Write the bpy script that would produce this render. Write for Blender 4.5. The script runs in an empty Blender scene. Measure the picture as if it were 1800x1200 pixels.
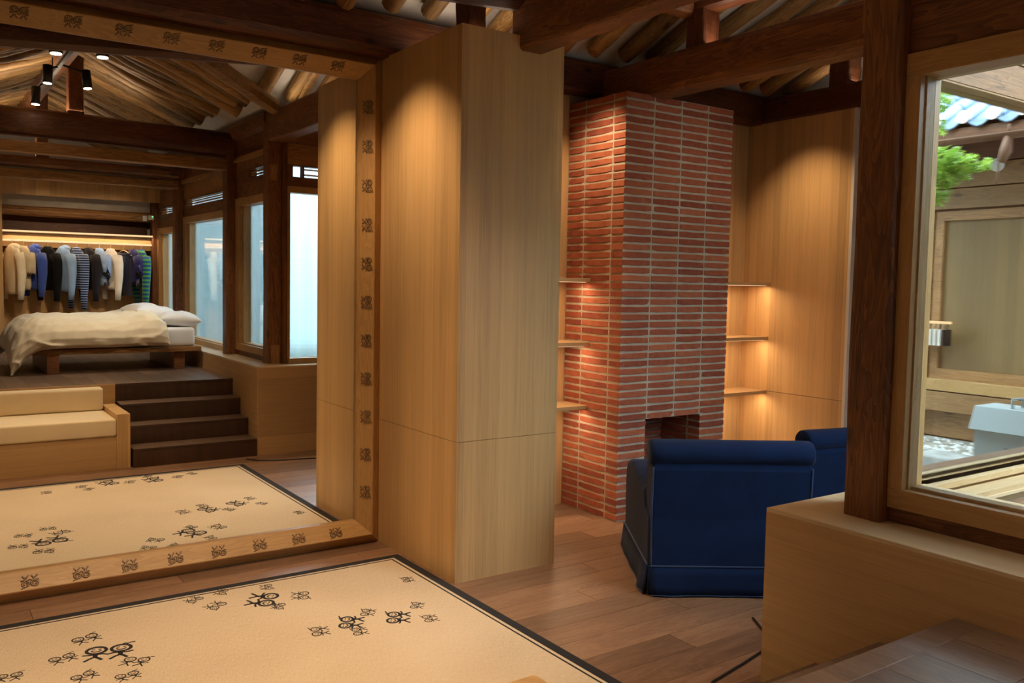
import bpy, bmesh, math, random
from mathutils import Vector, Matrix, noise
random.seed(7)
S = bpy.context.scene
COL = S.collection

# ------------------------------------------------------------------ camera, sky, lights, exposure
H = 1.8
F = 1530.29
cam = bpy.data.cameras.new('camera'); camo = bpy.data.objects.new('camera', cam); COL.objects.link(camo)
def _n(v):
    l = math.sqrt(sum(c*c for c in v)); return [c/l for c in v]
_X = _n((2210., 62., -F)); _Y = _n((-1063., 120., -F))          # room axes seen by the camera (orthogonal)
_Z = [_X[1]*_Y[2]-_X[2]*_Y[1], _X[2]*_Y[0]-_X[0]*_Y[2], _X[0]*_Y[1]-_X[1]*_Y[0]]
_Z = _n(_Z)
camo.matrix_world = Matrix.Translation((0, 0, H)) @ Matrix((_X, _Y, _Z)).to_4x4()
cam.sensor_fit = 'HORIZONTAL'; cam.sensor_width = 36; cam.lens = F/1800*36
cam.clip_start = 0.02; cam.clip_end = 200
S.camera = camo
S.view_settings.view_transform = 'Standard'; S.view_settings.look = 'None'
S.view_settings.gamma = 1; S.view_settings.use_curve_mapping = False
S.view_settings.exposure = 0.35
S.cycles.use_denoising = True
S.cycles.max_bounces = 10; S.cycles.diffuse_bounces = 5; S.cycles.glossy_bounces = 6
S.cycles.transparent_max_bounces = 12; S.cycles.transmission_bounces = 6
S.cycles.sample_clamp_indirect = 6
S.cycles.caustics_reflective = False; S.cycles.caustics_refractive = False

W = bpy.data.worlds.new('overcast_sky'); S.world = W; W.use_nodes = True
bg = W.node_tree.nodes['Background']
bg.inputs[0].default_value = (0.74, 0.87, 1.0, 1); bg.inputs[1].default_value = 8.5

WARM = (1.0, 0.70, 0.42); WARM2 = (1.0, 0.72, 0.46); DAY = (0.78, 0.9, 1.0)
def spot(loc, to, power, size=60, blend=0.6, col=WARM, r=0.03):
    l = bpy.data.lights.new('spot_light', 'SPOT'); l.energy = power; l.color = col
    l.spot_size = math.radians(size); l.spot_blend = blend; l.shadow_soft_size = r
    o = bpy.data.objects.new('spot_light', l); COL.objects.link(o); o.location = loc
    o.rotation_euler = (Vector(to)-Vector(loc)).to_track_quat('-Z', 'Y').to_euler(); return o
def area(loc, rot, sx, sy, power, col=WARM, portal=False):
    l = bpy.data.lights.new('area_light', 'AREA'); l.shape = 'RECTANGLE'; l.size = sx; l.size_y = sy
    l.energy = power; l.color = col
    if portal: l.cycles.is_portal = True
    o = bpy.data.objects.new('area_light', l); COL.objects.link(o); o.location = loc; o.rotation_euler = rot
    return o
PI = math.pi
# ceiling spots: modelled lamps, wall washers, and added ones that brighten the room
spot((1.95, 4.86, 3.40), (2.70, 4.88, 1.5), 80, 85, 1.0)          # washes the tall panel block
spot((5.85, 4.80, 3.40), (6.60, 4.85, 1.5), 50, 85, 1.0)          # washes the far side panel
spot((3.95, 4.95, 3.40), (4.42, 5.30, 2.0), 55, 85, 1.0)          # washes the brick flank
spot((3.2, 3.0, 3.62), (3.05, 4.4, 1.6), 60, 70, 1.0, (1, 0.82, 0.62))  # added spot, brightens the front of the tall panel block
spot((5.6, 3.2, 3.3), (4.95, 4.9, 1.9), 26, 90, 1.0, (1, 0.85, 0.68), 0.25)
spot((1.15, 4.22, 3.27), (1.2, 4.1, 0), 135, 95, 1.0)
spot((0.30, 3.9, 3.4), (0.3, 3.6, 0), 100, 100, 1.0)
spot((2.2, 3.4, 3.6), (2.0, 3.6, 0), 85, 90, 1.0)
spot((1.15, 1.5, 3.55), (1.2, 2.9, 0.2), 85, 70, 0.9)
spot((1.46, 1.6, 3.52), (0.7, 2.6, 0.2), 85, 80, 0.9)
spot((1.75, 0.70, 2.93), (1.65, -0.25, 1.1), 75, 110, 1.0, (1, 0.80, 0.58), 0.08)  # added without a lamp body to brighten the bed
spot((2.3, 2.4, 3.05), (2.1, 0.6, 0.9), 60, 70, 1.0, (1, 0.80, 0.58))
spot((1.5, -0.9, 2.95), (1.7, -3.0, 1.6), 55, 70, 0.9)  # added to brighten the hanging clothes
spot((2.4, -0.9, 2.95), (2.4, -3.0, 1.6), 55, 70, 0.9)  # second added spot for the hanging clothes
spot((3.9, 4.3, 3.3), (3.75, 4.6, 0), 45, 85, 1.0)
spot((5.6, 3.6, 3.4), (5.3, 3.6, 0), 40, 90, 1.0)
# added unseen area lights over the beams and veneered block, brightening the roof
UP = (PI, 0, 0); COOLW = (1.0, 0.80, 0.60)
for x, y, z, sx, sy, p_ in ((0.9, 0.75, 3.475, 2.2, 0.16, 14), (0.9, -1.52, 3.25, 2.2, 0.10, 9), (0.6, 4.42, 3.70, 2.4, 0.10, 4),
                            (4.72, 3.3, 3.52, 0.12, 2.2, 5), (6.62, 3.6, 3.56, 0.10, 2.6, 3), (3.03, 4.9, 3.32, 0.5, 0.8, 2), (3.15, 3.2, 3.5, 0.10, 1.6, 2)):
    area((x, y, z), UP, sx, sy, p_, COOLW)
# light strips under the niche shelves
for z in (1.835, 1.335, 0.835):
    area((3.98, 5.30, z-0.012), (0, 0, 0), 0.72, 0.02, 4.6)
    area((6.05, 5.30, z-0.012), (0, 0, 0), 0.86, 0.02, 6.0)
# strips over the clothes rail
area((2.07, -2.93, 2.335), (math.radians(-15), 0, 0), 1.9, 0.03, 5, WARM2)
# daylight portals at the window openings
area((3.2, 1.42, 1.82), (0, PI/2, 0), 1.5, 0.8, 1, portal=True)
area((3.2, -0.4, 1.75), (0, PI/2, 0), 1.5, 2.1, 1, portal=True)
area((3.2, -2.2, 1.7), (0, PI/2, 0), 1.4, 1.1, 1, portal=True)
area((4.6, 2.1, 1.8), (-PI/2, 0, 0), 2.7, 1.6, 1, portal=True)

# ------------------------------------------------------------------ material helpers
class NT:
    def __init__(s, name):
        s.m = bpy.data.materials.new(name); s.m.use_nodes = True
        s.t = s.m.node_tree; s.n = s.t.nodes; s.b = s.n['Principled BSDF']; s.out = s.n['Material Output']
    def new(s, typ, **kw):
        x = s.n.new(typ)
        for k, v in kw.items(): setattr(x, k, v)
        return x
    def link(s, a, b): s.t.links.new(a, b)
    def val(s, sock, v):
        if isinstance(v, bpy.types.NodeSocket): s.link(v, sock)
        else: sock.default_value = v
    def math(s, op, a, b=0.0):
        x = s.new('ShaderNodeMath', operation=op); s.val(x.inputs[0], a); s.val(x.inputs[1], b); return x.outputs[0]
    def comb(s, x, y, z):
        c = s.new('ShaderNodeCombineXYZ'); s.val(c.inputs[0], x); s.val(c.inputs[1], y); s.val(c.inputs[2], z); return c.outputs[0]
    def noise(s, vec, scale=5, detail=3, rough=0.5, dist=0.0):
        x = s.new('ShaderNodeTexNoise'); s.link(vec, x.inputs['Vector']); x.inputs['Scale'].default_value = scale
        x.inputs['Detail'].default_value = detail; x.inputs['Roughness'].default_value = rough
        x.inputs['Distortion'].default_value = dist; return x.outputs['Fac']
    def ramp(s, fac, stops):
        r = s.new('ShaderNodeValToRGB'); e = r.color_ramp.elements
        e[0].position, e[0].color = stops[0][0], (*stops[0][1], 1)
        e[1].position, e[1].color = stops[-1][0], (*stops[-1][1], 1)
        for p, c in stops[1:-1]:
            q = e.new(p); q.color = (*c, 1)
        s.link(fac, r.inputs[0]); return r.outputs[0]
    def mix(s, f, a, b, mode='MIX'):
        x = s.new('ShaderNodeMix', data_type='RGBA', blend_type=mode)
        s.val(x.inputs[0], f); s.val(x.inputs[6], a if isinstance(a, bpy.types.NodeSocket) else (*a, 1))
        s.val(x.inputs[7], b if isinstance(b, bpy.types.NodeSocket) else (*b, 1)); return x.outputs[2]
    def bump(s, h, strength=0.3, dist=0.01):
        x = s.new('ShaderNodeBump'); x.inputs['Strength'].default_value = strength; x.inputs['Distance'].default_value = dist
        s.link(h, x.inputs['Height']); s.link(x.outputs[0], s.b.inputs['Normal'])
    def coords(s):
        tc = s.new('ShaderNodeTexCoord'); sp = s.new('ShaderNodeSeparateXYZ'); s.link(tc.outputs['Object'], sp.inputs[0])
        return tc.outputs['Object'], sp.outputs[0], sp.outputs[1], sp.outputs[2]
    def rnd(s): return s.new('ShaderNodeObjectInfo').outputs['Random']
    def col(s, c): s.val(s.b.inputs['Base Color'], c if isinstance(c, bpy.types.NodeSocket) else (*c, 1))
    def rough(s, r): s.val(s.b.inputs['Roughness'], r)

def plain(name, c, rough=0.6, metal=0.0, bumpscale=0, var=0.0):
    m = NT(name); m.rough(rough); m.b.inputs['Metallic'].default_value = metal
    v, x, y, z = m.coords()
    n = m.noise(v, 9, 4)
    d = [k*(1-var) for k in c]; l = [min(1, k*(1+var)) for k in c]
    m.col(m.ramp(n, [(0.3, tuple(d)), (0.7, tuple(l))]) if var else c)
    if bumpscale: m.bump(m.noise(v, bumpscale, 3), 0.3, 0.003)
    return m.m
def emit(name, c, s):
    m = NT(name); m.col((0, 0, 0)); m.b.inputs['Emission Color'].default_value = (*c, 1)
    m.b.inputs['Emission Strength'].default_value = s; return m.m

def veneer(name, base, axis='Z', strip=0.085, contrast=1.0, rough=0.42):
    """straight-grained veneer in narrow strips"""
    m = NT(name); v, x, y, z = m.coords()
    if axis == 'Z': u = m.math('ADD', x, y); w = z
    elif axis == 'X': u = m.math('ADD', z, m.math('MULTIPLY', y, 0.97)); w = x
    else: u = m.math('ADD', z, m.math('MULTIPLY', x, 0.97)); w = y
    cell = m.math('FLOOR', m.math('DIVIDE', u, strip))
    wn = m.new('ShaderNodeTexWhiteNoise', noise_dimensions='1D'); m.link(cell, wn.inputs['W'])
    fine = m.noise(m.comb(m.math('MULTIPLY', u, 260), m.math('MULTIPLY', w, 3.0), wn.outputs[0]), 1, 2, 0.6)
    mid = m.noise(m.comb(m.math('MULTIPLY', u, 45), m.math('MULTIPLY', w, 0.7), wn.outputs[0]), 1, 3, 0.6)
    f = m.math('ADD', m.math('MULTIPLY', fine, 0.42), m.math('ADD', m.math('MULTIPLY', mid, 0.33), m.math('MULTIPLY', wn.outputs[0], 0.25)))
    k = 0.17*contrast
    m.col(m.ramp(f, [(0.3, tuple(c*(1-k*1.5) for c in base)), (0.5, base), (0.7, tuple(c*(1+k) for c in base))]))
    m.rough(rough); m.b.inputs['Specular IOR Level'].default_value = 0.35
    m.bump(fine, 0.12, 0.001); return m.m

def timber(name, dark, mid, light, axis='X', rough=0.5, knots=True, scale=1.0):
    """sawn solid timber: stretched figure, fine grain, knots and seasoning cracks"""
    m = NT(name); v, x, y, z = m.coords(); rn = m.rnd()
    off = m.math('MULTIPLY', rn, 37.0)
    a = {'X': (x, y, z), 'Y': (y, z, x), 'Z': (z, x, y)}[axis]
    L = m.math('ADD', m.math('MULTIPLY', a[0], 0.9*scale), off)
    p = m.comb(L, m.math('MULTIPLY', a[1], 7*scale), m.math('MULTIPLY', a[2], 7*scale))
    fig = m.noise(p, 1.3, 3, 0.55, 1.2)
    ring = m.math('FRACT', m.math('MULTIPLY', fig, 9.0))
    fine = m.noise(m.comb(m.math('MULTIPLY', L, 5), m.math('MULTIPLY', a[1], 190), m.math('MULTIPLY', a[2], 190)), 1, 2, 0.6)
    big = m.noise(m.comb(m.math('MULTIPLY', L, 0.8), m.math('MULTIPLY', a[1], 2.5), m.math('MULTIPLY', a[2], 2.5)), 1.5, 3)
    f = m.math('ADD', m.math('MULTIPLY', ring, 0.22), m.math('ADD', m.math('MULTIPLY', fine, 0.3), m.math('MULTIPLY', big, 0.55)))
    c = m.ramp(f, [(0.3, dark), (0.52, mid), (0.78, light)])
    if 'rafter' in name:                                      # every log has its own tone
        hs = m.new('ShaderNodeHueSaturation'); m.link(c, hs.inputs['Color']); m.link(m.math('ADD', 0.55, m.math('MULTIPLY', rn, 0.95)), hs.inputs['Value']); c = hs.outputs[0]
    if knots:
        vo = m.new('ShaderNodeTexVoronoi'); m.link(m.comb(m.math('MULTIPLY', L, 2.2), m.math('MULTIPLY', a[1], 4.5), m.math('MULTIPLY', a[2], 4.5)), vo.inputs['Vector'])
        vo.inputs['Scale'].default_value = 1.0
        kf = m.ramp(vo.outputs['Distance'], [(0.04, (1, 1, 1)), (0.13, (0, 0, 0))])
        c = m.mix(kf, c, tuple(k*0.35 for k in dark))
        cr = m.noise(m.comb(m.math('MULTIPLY', L, 0.7), m.math('MULTIPLY', a[1], 16), m.math('MULTIPLY', a[2], 16)), 1, 2, 0.5, 0.4)
        cf = m.ramp(m.math('ABSOLUTE', m.math('SUBTRACT', cr, 0.62)), [(0.0, (0.8, 0.8, 0.8)), (0.008, (0, 0, 0))])
        c = m.mix(cf, c, (0.01, 0.004, 0.002))
    m.col(c); m.rough(rough); m.bump(f, 0.35, 0.004); return m.m

def planks_mat(name, dark, mid, light, axis='X', rough=0.36):
    m = NT(name); v, x, y, z = m.coords(); rn = m.rnd()
    off = m.math('MULTIPLY', rn, 91.0)
    a, b = (x, y) if axis == 'X' else (y, x)
    fig = m.noise(m.comb(m.math('ADD', m.math('MULTIPLY', a, 1.2), off), m.math('MULTIPLY', b, 10), off), 1.4, 4, 0.6, 1.5)
    ring = m.math('FRACT', m.math('MULTIPLY', fig, 7))
    fine = m.noise(m.comb(m.math('MULTIPLY', a, 7), m.math('MULTIPLY', b, 230), off), 1, 2, 0.6)
    f = m.math('ADD', m.math('MULTIPLY', ring, 0.2), m.math('ADD', m.math('MULTIPLY', fine, 0.3), m.math('MULTIPLY', fig, 0.5)))
    c = m.ramp(f, [(0.3, dark), (0.5, mid), (0.75, light)])
    t = m.math('ADD', 0.72, m.math('MULTIPLY', rn, 0.5))
    hs = m.new('ShaderNodeHueSaturation'); m.link(c, hs.inputs['Color']); m.link(t, hs.inputs['Value'])
    m.col(hs.outputs[0]); m.rough(m.math('ADD', rough-0.05, m.math('MULTIPLY', fine, 0.15))); m.bump(fine, 0.15, 0.001); return m.m

def fabric(name, c, scale=900, rough=0.9, sheen=0.3, var=0.12, stripes=None):
    m = NT(name); v, x, y, z = m.coords()
    n1 = m.noise(v, scale, 1); n2 = m.noise(v, 6, 3)
    cc = m.ramp(m.math('ADD', m.math('MULTIPLY', n1, 0.5), m.math('MULTIPLY', n2, 0.5)),
                [(0.35, tuple(k*(1-var) for k in c)), (0.65, tuple(min(1, k*(1+var)) for k in c))])
    if stripes:
        c2, period, duty, axis = stripes
        s_ = m.math('FRACT', m.math('DIVIDE', {'X': x, 'Y': y, 'Z': z}[axis], period))
        cc = m.mix(m.math('LESS_THAN', s_, duty), cc, c2)
    m.col(cc); m.rough(rough); m.b.inputs['Sheen Weight'].default_value = sheen
    m.b.inputs['Specular IOR Level'].default_value = 0.15
    m.bump(n1, 0.25, 0.0015); return m.m

def glass_mat(name, refl_min, tint=(1, 1, 1), fres=True):
    m = NT(name); m.n.remove(m.b)
    tr = m.new('ShaderNodeBsdfTransparent'); tr.inputs[0].default_value = (*tint, 1)
    gl = m.new('ShaderNodeBsdfGlossy'); gl.inputs['Roughness'].default_value = 0.0; gl.inputs[0].default_value = (1, 1, 1, 1)
    mx = m.new('ShaderNodeMixShader'); m.link(tr.outputs[0], mx.inputs[1]); m.link(gl.outputs[0], mx.inputs[2])
    if fres:
        fr = m.new('ShaderNodeFresnel'); fr.inputs[0].default_value = 1.5
        f = m.math('MINIMUM', m.math('ADD', m.math('MULTIPLY', fr.outputs[0], 1.0), refl_min), 0.85)
        m.link(f, mx.inputs[0])
    else:                                                     # one-sided solar coating: the outer face reflects far more
        ge = m.new('ShaderNodeNewGeometry'); m.link(m.math('SUBTRACT', refl_min, m.math('MULTIPLY', ge.outputs['Backfacing'], refl_min-0.06)), mx.inputs[0])
    m.link(mx.outputs[0], m.out.inputs[0]); return m.m

OAK = (0.60, 0.37, 0.158)
M = {}
M['veneer_z'] = veneer('oak_veneer_upright', OAK, 'Z')
M['veneer_x'] = veneer('oak_veneer_level_x', (0.50, 0.31, 0.14), 'X', 0.6, 0.9)
M['veneer_y'] = veneer('oak_veneer_level_y', (0.50, 0.31, 0.14), 'Y', 0.6, 0.9)
M['top_y'] = veneer('pale_oak_top_y', (0.66, 0.50, 0.30), 'Y', 0.3, 0.5, 0.35)
M['top_x'] = veneer('pale_oak_top_x', (0.66, 0.50, 0.30), 'X', 0.3, 0.5, 0.35)
D1, D2, D3 = (0.030, 0.007, 0.002), (0.085, 0.022, 0.006), (0.17, 0.055, 0.015)
L1, L2, L3 = (0.15, 0.060, 0.017), (0.31, 0.145, 0.045), (0.48, 0.25, 0.09)
for ax in 'XYZ':
    M['dark_'+ax] = timber('old_dark_timber_'+ax, D1, D2, D3, ax)
    M['mid_'+ax] = timber('brown_timber_'+ax, (0.060, 0.018, 0.005), (0.16, 0.055, 0.015), (0.31, 0.125, 0.038), ax)
    M['light_'+ax] = timber('honey_timber_'+ax, L1, L2, L3, ax)
    M['frame_'+ax] = timber('oak_frame_'+ax, (0.32, 0.17, 0.055), (0.42, 0.235, 0.082), (0.50, 0.30, 0.115), ax, 0.42, knots=False)
    M['pale_'+ax] = timber('pale_joinery_'+ax, (0.46, 0.30, 0.14), (0.58, 0.40, 0.20), (0.66, 0.48, 0.27), ax, 0.45, knots=False)
M['rafter'] = timber('rafter_log', (0.10, 0.045, 0.012), (0.27, 0.14, 0.042), (0.46, 0.285, 0.105), 'X', 0.6)
M['floor'] = planks_mat('brown_oak_plank', (0.13, 0.066, 0.036), (0.22, 0.118, 0.065), (0.31, 0.18, 0.105), 'X')
M['platform'] = planks_mat('smoked_oak_plank', (0.10, 0.058, 0.037), (0.155, 0.094, 0.06), (0.22, 0.142, 0.095), 'Y', 0.4)
M['stair'] = planks_mat('dark_stair_oak', (0.036, 0.013, 0.007), (0.056, 0.021, 0.011), (0.08, 0.034, 0.018), 'X', 0.4)
M['under'] = plain('dark_subfloor', (0.03, 0.02, 0.015), 0.9)
M['plaster'] = plain('ceiling_plaster', (0.62, 0.59, 0.55), 0.9, 0, 25, 0.08)
M['mortar'] = plain('pale_mortar', (0.46, 0.41, 0.32), 0.95, 0, 60, 0.12)
M['black'] = plain('black_metal', (0.012, 0.012, 0.012), 0.4)
M['white_trim'] = plain('pale_edge_trim', (0.72, 0.66, 0.56), 0.5)
M['white'] = plain('white_plastic', (0.75, 0.75, 0.72), 0.4)
M['green_led'] = emit('green_indicator', (0.1, 1, 0.2), 4)
M['lens'] = emit('lamp_lens', (1.0, 0.86, 0.62), 14)
M['led'] = emit('light_strip', (1.0, 0.60, 0.32), 1.1)
M['navy'] = fabric('navy_wool', (0.0045, 0.0140, 0.050), 700, 0.95, 0.05, 0.25)
M['navy_pipe'] = fabric('navy_piping', (0.009, 0.032, 0.095), 700, 0.8, 0.4, 0.2)
M['cream'] = fabric('cream_upholstery', (0.78, 0.64, 0.42), 600, 0.85, 0.2, 0.04)
M['linen'] = fabric('natural_linen', (0.80, 0.70, 0.52), 500, 0.9, 0.2, 0.05)
M['sheet'] = fabric('white_cotton', (0.82, 0.82, 0.84), 500, 0.9, 0.2, 0.03)
M['rugblack'] = fabric('black_rug_yarn', (0.018, 0.018, 0.020), 500, 0.95, 0.1, 0.2)
M['bedwood'] = timber('bed_timber', (0.16, 0.06, 0.025), (0.27, 0.11, 0.05), (0.36, 0.17, 0.08), 'X', 0.4, knots=False)
M['glass'] = glass_mat('window_glass', 0.0, (0.97, 1, 0.99))
M['film_glass'] = glass_mat('coated_window_glass', 0.34, (0.95, 1, 0.98), fres=False)

M['clear_face'] = glass_mat('clear_glass_face', 0.02, (1, 1, 1))
def mirror_mat():
    m = NT('mirror_silver'); m.col((0.90, 0.91, 0.88)); m.rough(0.0); m.b.inputs['Metallic'].default_value = 1.0; return m.m
M['mirror'] = mirror_mat()
def brick_mat():
    m = NT('red_brick'); v, x, y, z = m.coords(); rn = m.rnd()
    off = m.math('MULTIPLY', rn, 50)
    p = m.comb(m.math('ADD', x, off), y, z)
    n1 = m.noise(p, 14, 5, 0.65); n2 = m.noise(p, 90, 3, 0.6)
    c = m.ramp(m.math('ADD', m.math('MULTIPLY', n1, 0.6), m.math('MULTIPLY', rn, 0.4)),
               [(0.25, (0.22, 0.052, 0.030)), (0.5, (0.35, 0.092, 0.044)), (0.78, (0.45, 0.145, 0.068))])
    lime = m.ramp(m.noise(p, 9, 5, 0.7), [(0.66, (0, 0, 0)), (0.74, (0.35, 0.35, 0.35))])
    c = m.mix(lime, c, (0.55, 0.42, 0.32))
    pit = m.ramp(n2, [(0.27, (1, 1, 1)), (0.33, (0, 0, 0))])
    c = m.mix(pit, c, (0.05, 0.015, 0.01))
    m.col(c); m.rough(0.9); m.bump(m.math('ADD', n1, n2), 0.6, 0.004); return m.m
M['brick'] = brick_mat()
def rug_mat():
    m = NT('straw_woven_rug'); v, x, y, z = m.coords()
    d = m.math('ADD', m.math('MULTIPLY', x, 0.8), y)
    e = m.math('SUBTRACT', y, m.math('MULTIPLY', x, 1.2))
    n1 = m.noise(m.comb(m.math('MULTIPLY', x, 260), m.math('MULTIPLY', y, 34), 0.0), 1, 2, 0.6)
    n2 = m.noise(v, 1.2, 2)
    c = m.ramp(m.math('ADD', m.math('MULTIPLY', n1, 0.6), m.math('MULTIPLY', n2, 0.4)),
               [(0.3, (0.47, 0.37, 0.25)), (0.5, (0.60, 0.485, 0.345)), (0.7, (0.68, 0.565, 0.415))])
    m.col(c); m.rough(0.95); m.b.inputs['Specular IOR Level'].default_value = 0.1
    m.bump(n1, 0.5, 0.003); return m.m
M['rug'] = rug_mat()

# ------------------------------------------------------------------ mesh helpers
class MB:
    def __init__(s): s.v = []; s.f = []; s.mi = []; s.cur = 0; s.sm = []
    def add(s, vs, fs, smooth=False):
        o = len(s.v); s.v += [tuple(p) for p in vs]
        for f in fs: s.f.append(tuple(i+o for i in f)); s.mi.append(s.cur); s.sm.append(smooth)
        return s
    def box(s, x0, x1, y0, y1, z0, z1):
        if x0 > x1: x0, x1 = x1, x0
        if y0 > y1: y0, y1 = y1, y0
        if z0 > z1: z0, z1 = z1, z0
        v = [(x, y, z) for z in (z0, z1) for y in (y0, y1) for x in (x0, x1)]
        return s.add(v, [(0, 2, 3, 1), (4, 5, 7, 6), (0, 1, 5, 4), (2, 6, 7, 3), (0, 4, 6, 2), (1, 3, 7, 5)])
    def tube(s, pts, rad, n=10, caps=True, smooth=True, squash=1.0):
        pts = [Vector(p) for p in pts]; k = len(pts)
        rad = rad if isinstance(rad, (list, tuple)) else [rad]*k
        vs = []; up = None
        for i, p in enumerate(pts):
            d = (pts[min(i+1, k-1)]-pts[max(i-1, 0)]).normalized()
            if up is None:
                up = Vector((0, 0, 1)) if abs(d.z) < 0.9 else Vector((1, 0, 0))
            a = d.cross(up).normalized(); b = a.cross(d).normalized(); up = b
            for j in range(n):
                t = 2*PI*j/n; vs.append(p+a*math.cos(t)*rad[i]+b*math.sin(t)*rad[i]*squash)
        fs = [(i*n+j, i*n+(j+1) % n, (i+1)*n+(j+1) % n, (i+1)*n+j) for i in range(k-1) for j in range(n)]
        s.add(vs, fs, smooth)
        if caps:
            s.add([vs[j] for j in range(n)], [tuple(range(n))]); s.add([vs[(k-1)*n+j] for j in range(n)], [tuple(range(n-1, -1, -1))])
        return s
    def loft(s, rings, caps=True, smooth=True, closed=True):
        n = len(rings[0]); vs = [p for r in rings for p in r]
        J = n if closed else n-1
        fs = [(i*n+j, i*n+(j+1) % n, (i+1)*n+(j+1) % n, (i+1)*n+j) for i in range(len(rings)-1) for j in range(J)]
        if caps: fs += [tuple(range(n-1, -1, -1)), tuple((len(rings)-1)*n+j for j in range(n))]
        return s.add(vs, fs, smooth)
    def prism(s, poly, axis, a, b):
        """poly of 2D points, extruded along axis from a to b (axis X: (y,z), Y: (x,z), Z: (x,y))"""
        def P(p, t): return {'X': (t, p[0], p[1]), 'Y': (p[0], t, p[1]), 'Z': (p[0], p[1], t)}[axis]
        n = len(poly); vs = [P(p, a) for p in poly]+[P(p, b) for p in poly]
        return s.add(vs, [tuple(range(n)), tuple(range(2*n-1, n-1, -1))]+[(i, i+n, (i+1) % n+n, (i+1) % n) for i in range(n)])
    def mesh(s, name, mats):
        me = bpy.data.meshes.new(name); me.from_pydata(s.v, [], s.f)
        for m in (mats if isinstance(mats, (list, tuple)) else [mats]): me.materials.append(m)
        me.polygons.foreach_set('material_index', s.mi); me.polygons.foreach_set('use_smooth', s.sm)
        bm = bmesh.new(); bm.from_mesh(me); bmesh.ops.remove_doubles(bm, verts=bm.verts, dist=1e-5)
        bmesh.ops.recalc_face_normals(bm, faces=bm.faces); bm.to_mesh(me); bm.free(); me.update(); return me

LOC = {}
def thing(name, loc, label=None, cat=None, group=None, kind=None, rotz=0):
    o = bpy.data.objects.new(name, None); o.empty_display_size = 0.1; COL.objects.link(o)
    o.location = loc; o.rotation_euler = (0, 0, rotz); LOC[o.name] = Vector(loc)
    tag(o, label, cat, group, kind); return o
def tag(o, label=None, cat=None, group=None, kind=None):
    if label: o['label'] = label
    if cat: o['category'] = cat
    if group: o['group'] = group
    if kind: o['kind'] = kind
    return o
def part(name, mb, mats, parent=None, local=False, bevel=0, label=None, seg=2, origin=None):
    """one mesh object; world coordinates unless local; parented pieces keep their thing's origin"""
    if parent is None:
        vs = mb.v
        if origin is None:
            origin = (sum((min(v[i] for v in vs), max(v[i] for v in vs)))/2 for i in (0, 1))
            origin = (*origin, min(v[2] for v in vs))
        o0 = Vector(origin)
    else: o0 = Vector((0, 0, 0)) if local else LOC[parent.name]
    if not local or parent is None: mb.v = [(v[0]-o0[0], v[1]-o0[1], v[2]-o0[2]) for v in mb.v]
    o = bpy.data.objects.new(name, mb.mesh(name, mats)); COL.objects.link(o)
    if parent is not None: o.parent = parent; LOC[o.name] = LOC[parent.name]
    else: o.location = o0; LOC[o.name] = o0
    if bevel:
        b = o.modifiers.new('edge', 'BEVEL'); b.width = bevel; b.segments = seg; b.limit_method = 'ANGLE'; b.angle_limit = math.radians(40)
    if label: o['label'] = label
    return o
def inst(name, me, parent, loc, rot=(0, 0, 0), scale=None):
    o = bpy.data.objects.new(name, me); COL.objects.link(o); o.parent = parent
    o.location = Vector(loc)-LOC[parent.name]; o.rotation_euler = rot
    if scale: o.scale = scale
    return o
def B(*a): return MB().box(*a)
def nz(x, y, z): return noise.noise(Vector((x, y, z)))

# ------------------------------------------------------------------ floor
floor = thing('floor', (0, 0, 0), kind='structure')
part('subfloor', B(-1.2, 7.0, 1.4, 5.62, -0.08, -0.012), M['under'], floor)
pm = MB().box(-0.95, 0.95, -0.0945, 0.0945, -0.012, 0.0).mesh('plank', M['floor'])
y = 1.52; row = 0
while y < 5.6:
    x = -1.2+0.95+(-1.3, -0.5, -0.95, -0.2)[row % 4]
    while x-0.95 < 7.0:
        inst('plank', pm, floor, (x, y, 0)); x += 1.903
    y += 0.191; row += 1

# raised platform with long boards
platform = thing('platform', (0, -1, 0), 'raised smoked oak platform floor carrying the bed and clothes rail', kind='structure')
part('platform_base', B(-1.2, 2.87, -3.45, 1.49, 0.0, 0.69), M['under'], platform)
pm2 = MB().box(-0.0965, 0.0965, -1.0, 1.0, 0.69, 0.704).mesh('plank', M['platform'])
x = -1.1; k = 0
while x < 2.84:
    y = 1.49-1.0-(0, 0.7, 1.3, 0.35)[k % 4]
    if (k % 4): 
        d = (0, 0.7, 1.3, 0.35)[k % 4]
        part('plank', B(x-0.0965, x+0.0965, 1.492-d, 1.49, 0.69, 0.704), M['platform'], platform)
    while y > -4.4:
        inst('plank', pm2, platform, (x, y, 0)); y -= 2.003
    x += 0.195; k += 1
part('edge_board', B(-1.2, 1.689, 1.49, 1.512, 0.0, 0.704), M['veneer_x'], platform)

# staircase of four steps
stair = thing('staircase', (2.28, 1.9, 0), 'dark oak staircase of four wide steps up to the bed platform', 'stairs')
edges = [2.295, 2.021, 1.759, 1.492]
for i, e in enumerate(edges):
    z1 = 0.176*(i+1)
    nxt = edges[i+1] if i < 3 else 1.40
    st = part('step', B(1.70, 2.868, nxt-0.01 if i < 3 else 1.40, e, 0 if i == 0 else 0.176*i-0.03, z1-0.022), M['stair'], stair)
    mb = B(1.70, 2.868, nxt-0.01 if i < 3 else 1.40, e+0.004, z1-0.022, z1+(0.0006 if i == 3 else 0)); mb.mi[1] = 1
    part('tread', mb, [M['stair'], M['platform']], st, bevel=0.002)

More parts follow.
